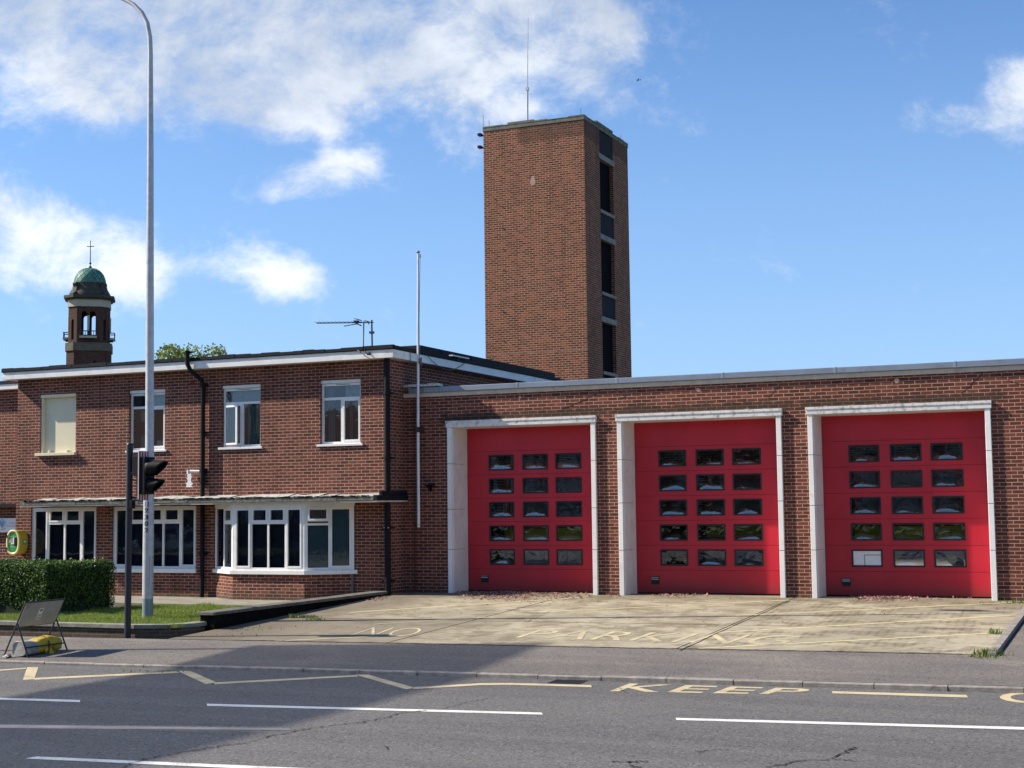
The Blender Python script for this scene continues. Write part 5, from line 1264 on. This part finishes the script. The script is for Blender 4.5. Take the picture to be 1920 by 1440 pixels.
def aframe():
    f1=G(5,1232); f2=G(47,1235); f3=G(139,1220)
    z0=gz(-11.9); t=thing('folding_road_sign','folding metal road sign seen from its grey back on the pavement','road sign',(f1.x,f1.y,z0))
    Ya,Yb=f1.y+.02,f3.y+.0
    XF=f1.x; xt=XF+.44; zt=z0+.895; lean=(xt-XF)/(zt-z0)
    Xat=lambda z: XF+(z-z0)*lean
    zb_=z0+.50
    # panel
    g=MB().use('signback')
    for s,mm in ((0,'signback'),):
        g.box((0,0,0),(1,1,1),Matrix(((0.012,0,(Xat(zt)-Xat(zb_)),Xat(zb_)),(0,Yb-Ya-.04,0,Ya+.02),(0,0,zt-zb_-.0,zb_),(0,0,0,1))))
    obj('panel',g,t)
    g=MB().use('frame_d'); r_=.014
    for y in (Ya,Yb): g.tube([(Xat(z0),y,gz(y)),(Xat(zt),y,zt)],r_,8)
    g.tube([(Xat(zt),Ya,zt),(Xat(zt),Yb,zt)],r_,8); g.tube([(Xat(zb_),Ya,zb_),(Xat(zb_),Yb,zb_)],r_*.8,8); obj('front_frame',g,t)
    g=MB().use('frame_d'); zh=zb_+.05
    for y in (Ya,Yb): g.tube([(Xat(zh)+.01,y,zh),(XF+.52,y,gz(y))],r_,8)
    g.tube([(XF+.47,Ya,z0+.10+.07),(XF+.47,Yb,z0+.17)],r_*.9,8)
    for y in (Ya,Yb): g.tube([(Xat(z0+.40),y+.01,z0+.40),(Xat(z0+.40)+.13,y+.01,z0+.41)],.006,6)
    obj('back_frame',g,t)
    M['label']=mat('pale paper label',(.72,.70,.64),.6,.15,20)
    # maker's plate and its dark patches, on the back of the panel
    pan=lambda a,z: (Xat(z)+.0135,Ya+(Yb-Ya)*a,z)
    s=MB().use('label'); s.face([pan(.42,z0+.59),pan(.53,z0+.59),pan(.53,z0+.78),pan(.42,z0+.78)]); 
    s.use('signback')
    pan=lambda a,z: (Xat(z)+.0150,Ya+(Yb-Ya)*a,z)
    s.face([pan(.435,z0+.60),pan(.515,z0+.60),pan(.515,z0+.635),pan(.435,z0+.635)]); s.face([pan(.435,z0+.65),pan(.515,z0+.65),pan(.515,z0+.675),pan(.435,z0+.675)])
    s.use('frame_d'); s.face([pan(.45,z0+.72),pan(.505,z0+.735),pan(.50,z0+.765),pan(.46,z0+.765)]); obj('plate',s,t)
    # sandbag
    tb=thing('sandbag','white and yellow sandbag tied with a rusty strap under the folding sign','sandbag',(XF+.25,(Ya+Yb)/2,z0))
    def bag(ya,yb,mm,ra,rb,name):
        s=MB().use(mm); rings=[]; n=18
        for j in range(9):
            f=j/8; y=ya+(yb-ya)*f; rr_=ra+(rb-ra)*f; rr_*=1-.10*abs(2*f-1)**4
            ring=[]
            for i in range(n):
                a=2*math.pi*i/n; k=1+.10*mnoise.noise(Vector((math.cos(a)*2,y*6,math.sin(a)*2)))
                ca,sa=math.cos(a),math.sin(a); sq=lambda v:math.copysign(abs(v)**.55,v)
                ring.append(Vector((xb_+rr_*1.0*k*sq(ca),y,gz(y)+.010+rr_*.84+rr_*.80*k*sq(sa)+.02*math.sin(y*9)*max(0,sa))))
            rings.append(ring)
        loft(s,rings); s.face(list(reversed(rings[0]))); s.face(rings[-1]); obj(name,s,tb)
    xb_=XF+.30; L_=Yb-Ya
    bag(Ya+.02,Ya+L_*.36,'bag_w',.15,.155,'white_sack'); bag(Ya+L_*.34,Ya+L_*.62,'bag_y',.158,.148,'yellow_sack'); bag(Ya+L_*.60,Ya+L_*.97,'bag_y',.155,.145,'yellow_sack')
    s=MB().use('rust'); s.tube([(xb_+.16,Ya+L_*.61,gz(Ya)+.02),(xb_+.15,Ya+L_*.61,gz(Ya)+.2),(xb_+.05,Ya+L_*.6,gz(Ya)+.29),(xb_-.1,Ya+L_*.6,gz(Ya)+.25)],.018,8); obj('strap',s,tb)
    s=MB().use('bag_y')
    for k in range(7): 
        c=Vector((xb_+.17+random.uniform(-.02,.05),Ya+L_*.60+random.uniform(-.09,.09),gz(Ya)+random.uniform(.03,.13))); leafcard(s,c,.14,Vector((1,-.5,.2)))
    obj('loose_plastic',s,tb)
    s=MB().use('bag_w')
    for k in range(9):
        c=Vector((xb_-.05+random.uniform(-.16,.05),Ya-.05+random.uniform(-.08,.05),gz(Ya)+random.uniform(.015,.05))); leafcard(s,c,.12,Vector((0,0,1.5)))
    obj('torn_sacking',s,tb)
aframe()
# distant aeroplane
M['plane']=mat('pale aeroplane metal',(.16,.21,.30),.5)
c=DP(1197,150,1500); v=RX.copy(); v.z=0; v.normalize(); pt=thing('aeroplane','tiny distant aeroplane in the blue sky right of the tower','aeroplane',tuple(c))
g=MB().use('plane'); g.tube([c-v*2.6,c-v*2.0,c+v*2.6],[.15,.45,.2],8); obj('fuselage',g,pt)
g=MB().use('plane'); wv_=fwd.copy(); wv_.z=0; wv_.normalize(); g.face([c-v*.8-wv_*5,c+v*.3-wv_*5,c+v*.6,c-v*.9]); g.face([c-v*.9,c+v*.6,c+v*.3+wv_*5,c-v*.8+wv_*5]); g.face([c-v*.8-wv_*5+Vector((0,0,.1)),c-v*.9+Vector((0,0,.1)),c+v*.6+Vector((0,0,.1)),c+v*.3-wv_*5+Vector((0,0,.1))]); obj('wing',g,pt)
g=MB().use('plane'); g.box((-.3,-.05,0),(.5,.05,1.0),Matrix(((v.x,0,0,c.x+v.x*2.2),(v.y,1,0,c.y+v.y*2.2),(0,0,1,c.z),(0,0,0,1)))); obj('tail_fin',g,pt)
# ================================================================ THE STREET BEHIND THE CAMERA (reflected in the glass, with an added screen that shades the road)
M['render_']=mat('rendered wall',(.42,.38,.32),.85,.1,1); M['tile']=mat('roof tile',(.16,.08,.06),.85,.25,8)
for i in range(11):
    x0=-84+i*9.5; Y0=-50-(i%2)*.4; h=5.2+(i%3)*.25
    t=thing('terraced_house',['brick','rendered'][i%2]+' tiled house across the road, %s from the left end of its row'%['first','second','third','fourth','fifth','sixth','seventh','eighth','ninth','tenth','eleventh'][i],'house',(x0+4.6,Y0-4,-.4),'houses across the road')
    g=MB().use('brick' if i%2==0 else 'render_'); g.use('brick' if i%2==0 else 'render_'); g.box((x0,Y0-8,-.7),(x0+9.3,Y0,h)); obj('wall',g,t)
    g=MB().use('tile'); zr=h+2.9
    g.idx([(x0-.1,Y0+.4,h),(x0+9.4,Y0+.4,h),(x0+9.4,Y0-4,zr),(x0-.1,Y0-4,zr),(x0-.1,Y0-8.4,h),(x0+9.4,Y0-8.4,h)],[(0,1,2,3),(3,2,5,4),(0,3,4),(1,5,2)]); obj('roof',g,t)
    for (a,b,c_,d_) in ((1,2.8,.6,2),(6,7.8,.6,2),(1,2.8,3.3,4.5),(6,7.8,3.3,4.5)):
        g=MB().use('white'); g.box((x0+a,Y0,c_),(x0+b,Y0+.06,d_)); g.use('slate'); g.box((x0+a+.1,Y0+.061,c_+.1),(x0+b-.1,Y0+.07,d_-.1)); obj('window',g,t)
    g=MB().use('slate'); g.box((x0+4,Y0,-.4),(x0+5,Y0+.08,1.8)); obj('door',g,t)
random.seed(21)
for i,(x,y,h) in enumerate(((-66,-42,7.5),(-50,-43,8.5),(-35,-42,7),(-22,-43,8),(-11,-43,9.5),(3,-43.5,7.8))):
    cl=[((x+random.uniform(-1.6,1.6),y+random.uniform(-1.2,1.2),h*.55+random.uniform(-.9,2.0)),random.uniform(1.1,1.7)) for _ in range(6)]
    tree(['broad','tall','small','rounded','tallest','spreading'][i]+' dark tree in front of the houses across the road',(x,y,-.5),h,3,cl,130,.3,'tree_d','trees across the road')
# added unseen screen on posts, only there to throw the shadow band over the road
ratio=2.75/3.6
fb=thing('shadow_screen','added slatted screen on tall posts out of view, there to shade the road','screen',(-30,-22,-.4))
XB=-30.0; zA=ROADZ+(-13.85-XB)*ratio; zB=ROADZ+(-8.95-XB)*ratio
yN=-8.0-(21.0/3.6); gap=-17.0-(-10.5-XB)/3.6
g=MB().use('signback'); z=zA
while z<zB:
    g.box((XB-.03,-34,z),(XB,gap-.13,z+.050)); g.box((XB-.03,gap+.13,z),(XB,yN,z+.050)); z+=.105
obj('slats',g,fb)
for y in (yN-.5,-26,-33.5):
    g=MB().use('darkpole'); g.box((XB-.10,y,-.7),(XB-.02,y+.10,zA)); obj('post',g,fb)

# hedge and parked cars across the road (reflected in the windows)
g=MB().use('tree_d')
for _ in range(12000):
    x=random.uniform(-70,18); f=random.random(); z=random.uniform(-.3,1.3) if f<.6 else 1.3; y=-41.0+(random.uniform(-.05,.1) if f<.6 else random.uniform(-.8,0)); leafcard(g,Vector((x,y,z)),.3,Vector((0,1,.3)))
g.box((-70,-41.8,-.5),(18,-41.1,1.2)); tag(obj('hedge',g),'long dark hedge in front of the houses across the road','hedge')
M['carpaint']=mat('silver car paint',(.42,.44,.47),.25,.03,3,metal=.5); M['carblue']=mat('blue car paint',(.03,.06,.16),.25,.03,3)
def car(x,y,mm,label):
    t=thing('parked_car',label,'car',(x,y,-.38),'cars parked across the road')
    prof=[(0,.25),(0,.75),(.15,.92),(1.05,1.0),(1.75,1.42),(3.1,1.45),(3.85,1.02),(4.25,.95),(4.3,.3),(4.2,.22),(.1,.22)]
    b=MB().use(mm); A=[Vector((x+a,y-.85,-.38+z)) for a,z in prof]; B=[Vector((x+a,y+.85,-.38+z)) for a,z in prof]
    b.face(A); b.face(list(reversed(B)))
    for i in range(len(A)): j=(i+1)%len(A); b.face([A[j],A[i],B[i],B[j]])
    obj('body',b,t,bevel=.05)
    for yy in (y-.856,y+.856):
        b=MB().use('gasket'); b.face([(x+1.2,yy,-.38+1.0),(x+3.65,yy,-.38+1.0),(x+3.05,yy,-.38+1.36),(x+1.8,yy,-.38+1.36)]); obj('side_window',b,t)
        for xx in (.8,3.4): b=MB().use('gasket'); b.tube([(x+xx,yy-.08,-.07),(x+xx,yy+.08,-.07)],.31,18); b.use('steel'); b.tube([(x+xx,yy-.09,-.07),(x+xx,yy+.09,-.07)],.18,14); obj('wheel',b,t)
car(-41.5,-24.6,'carpaint','silver car parked on the opposite side, nearer the junction of the hedge'); car(-33.0,-25.0,'carblue','dark blue car parked on the opposite side of the road')
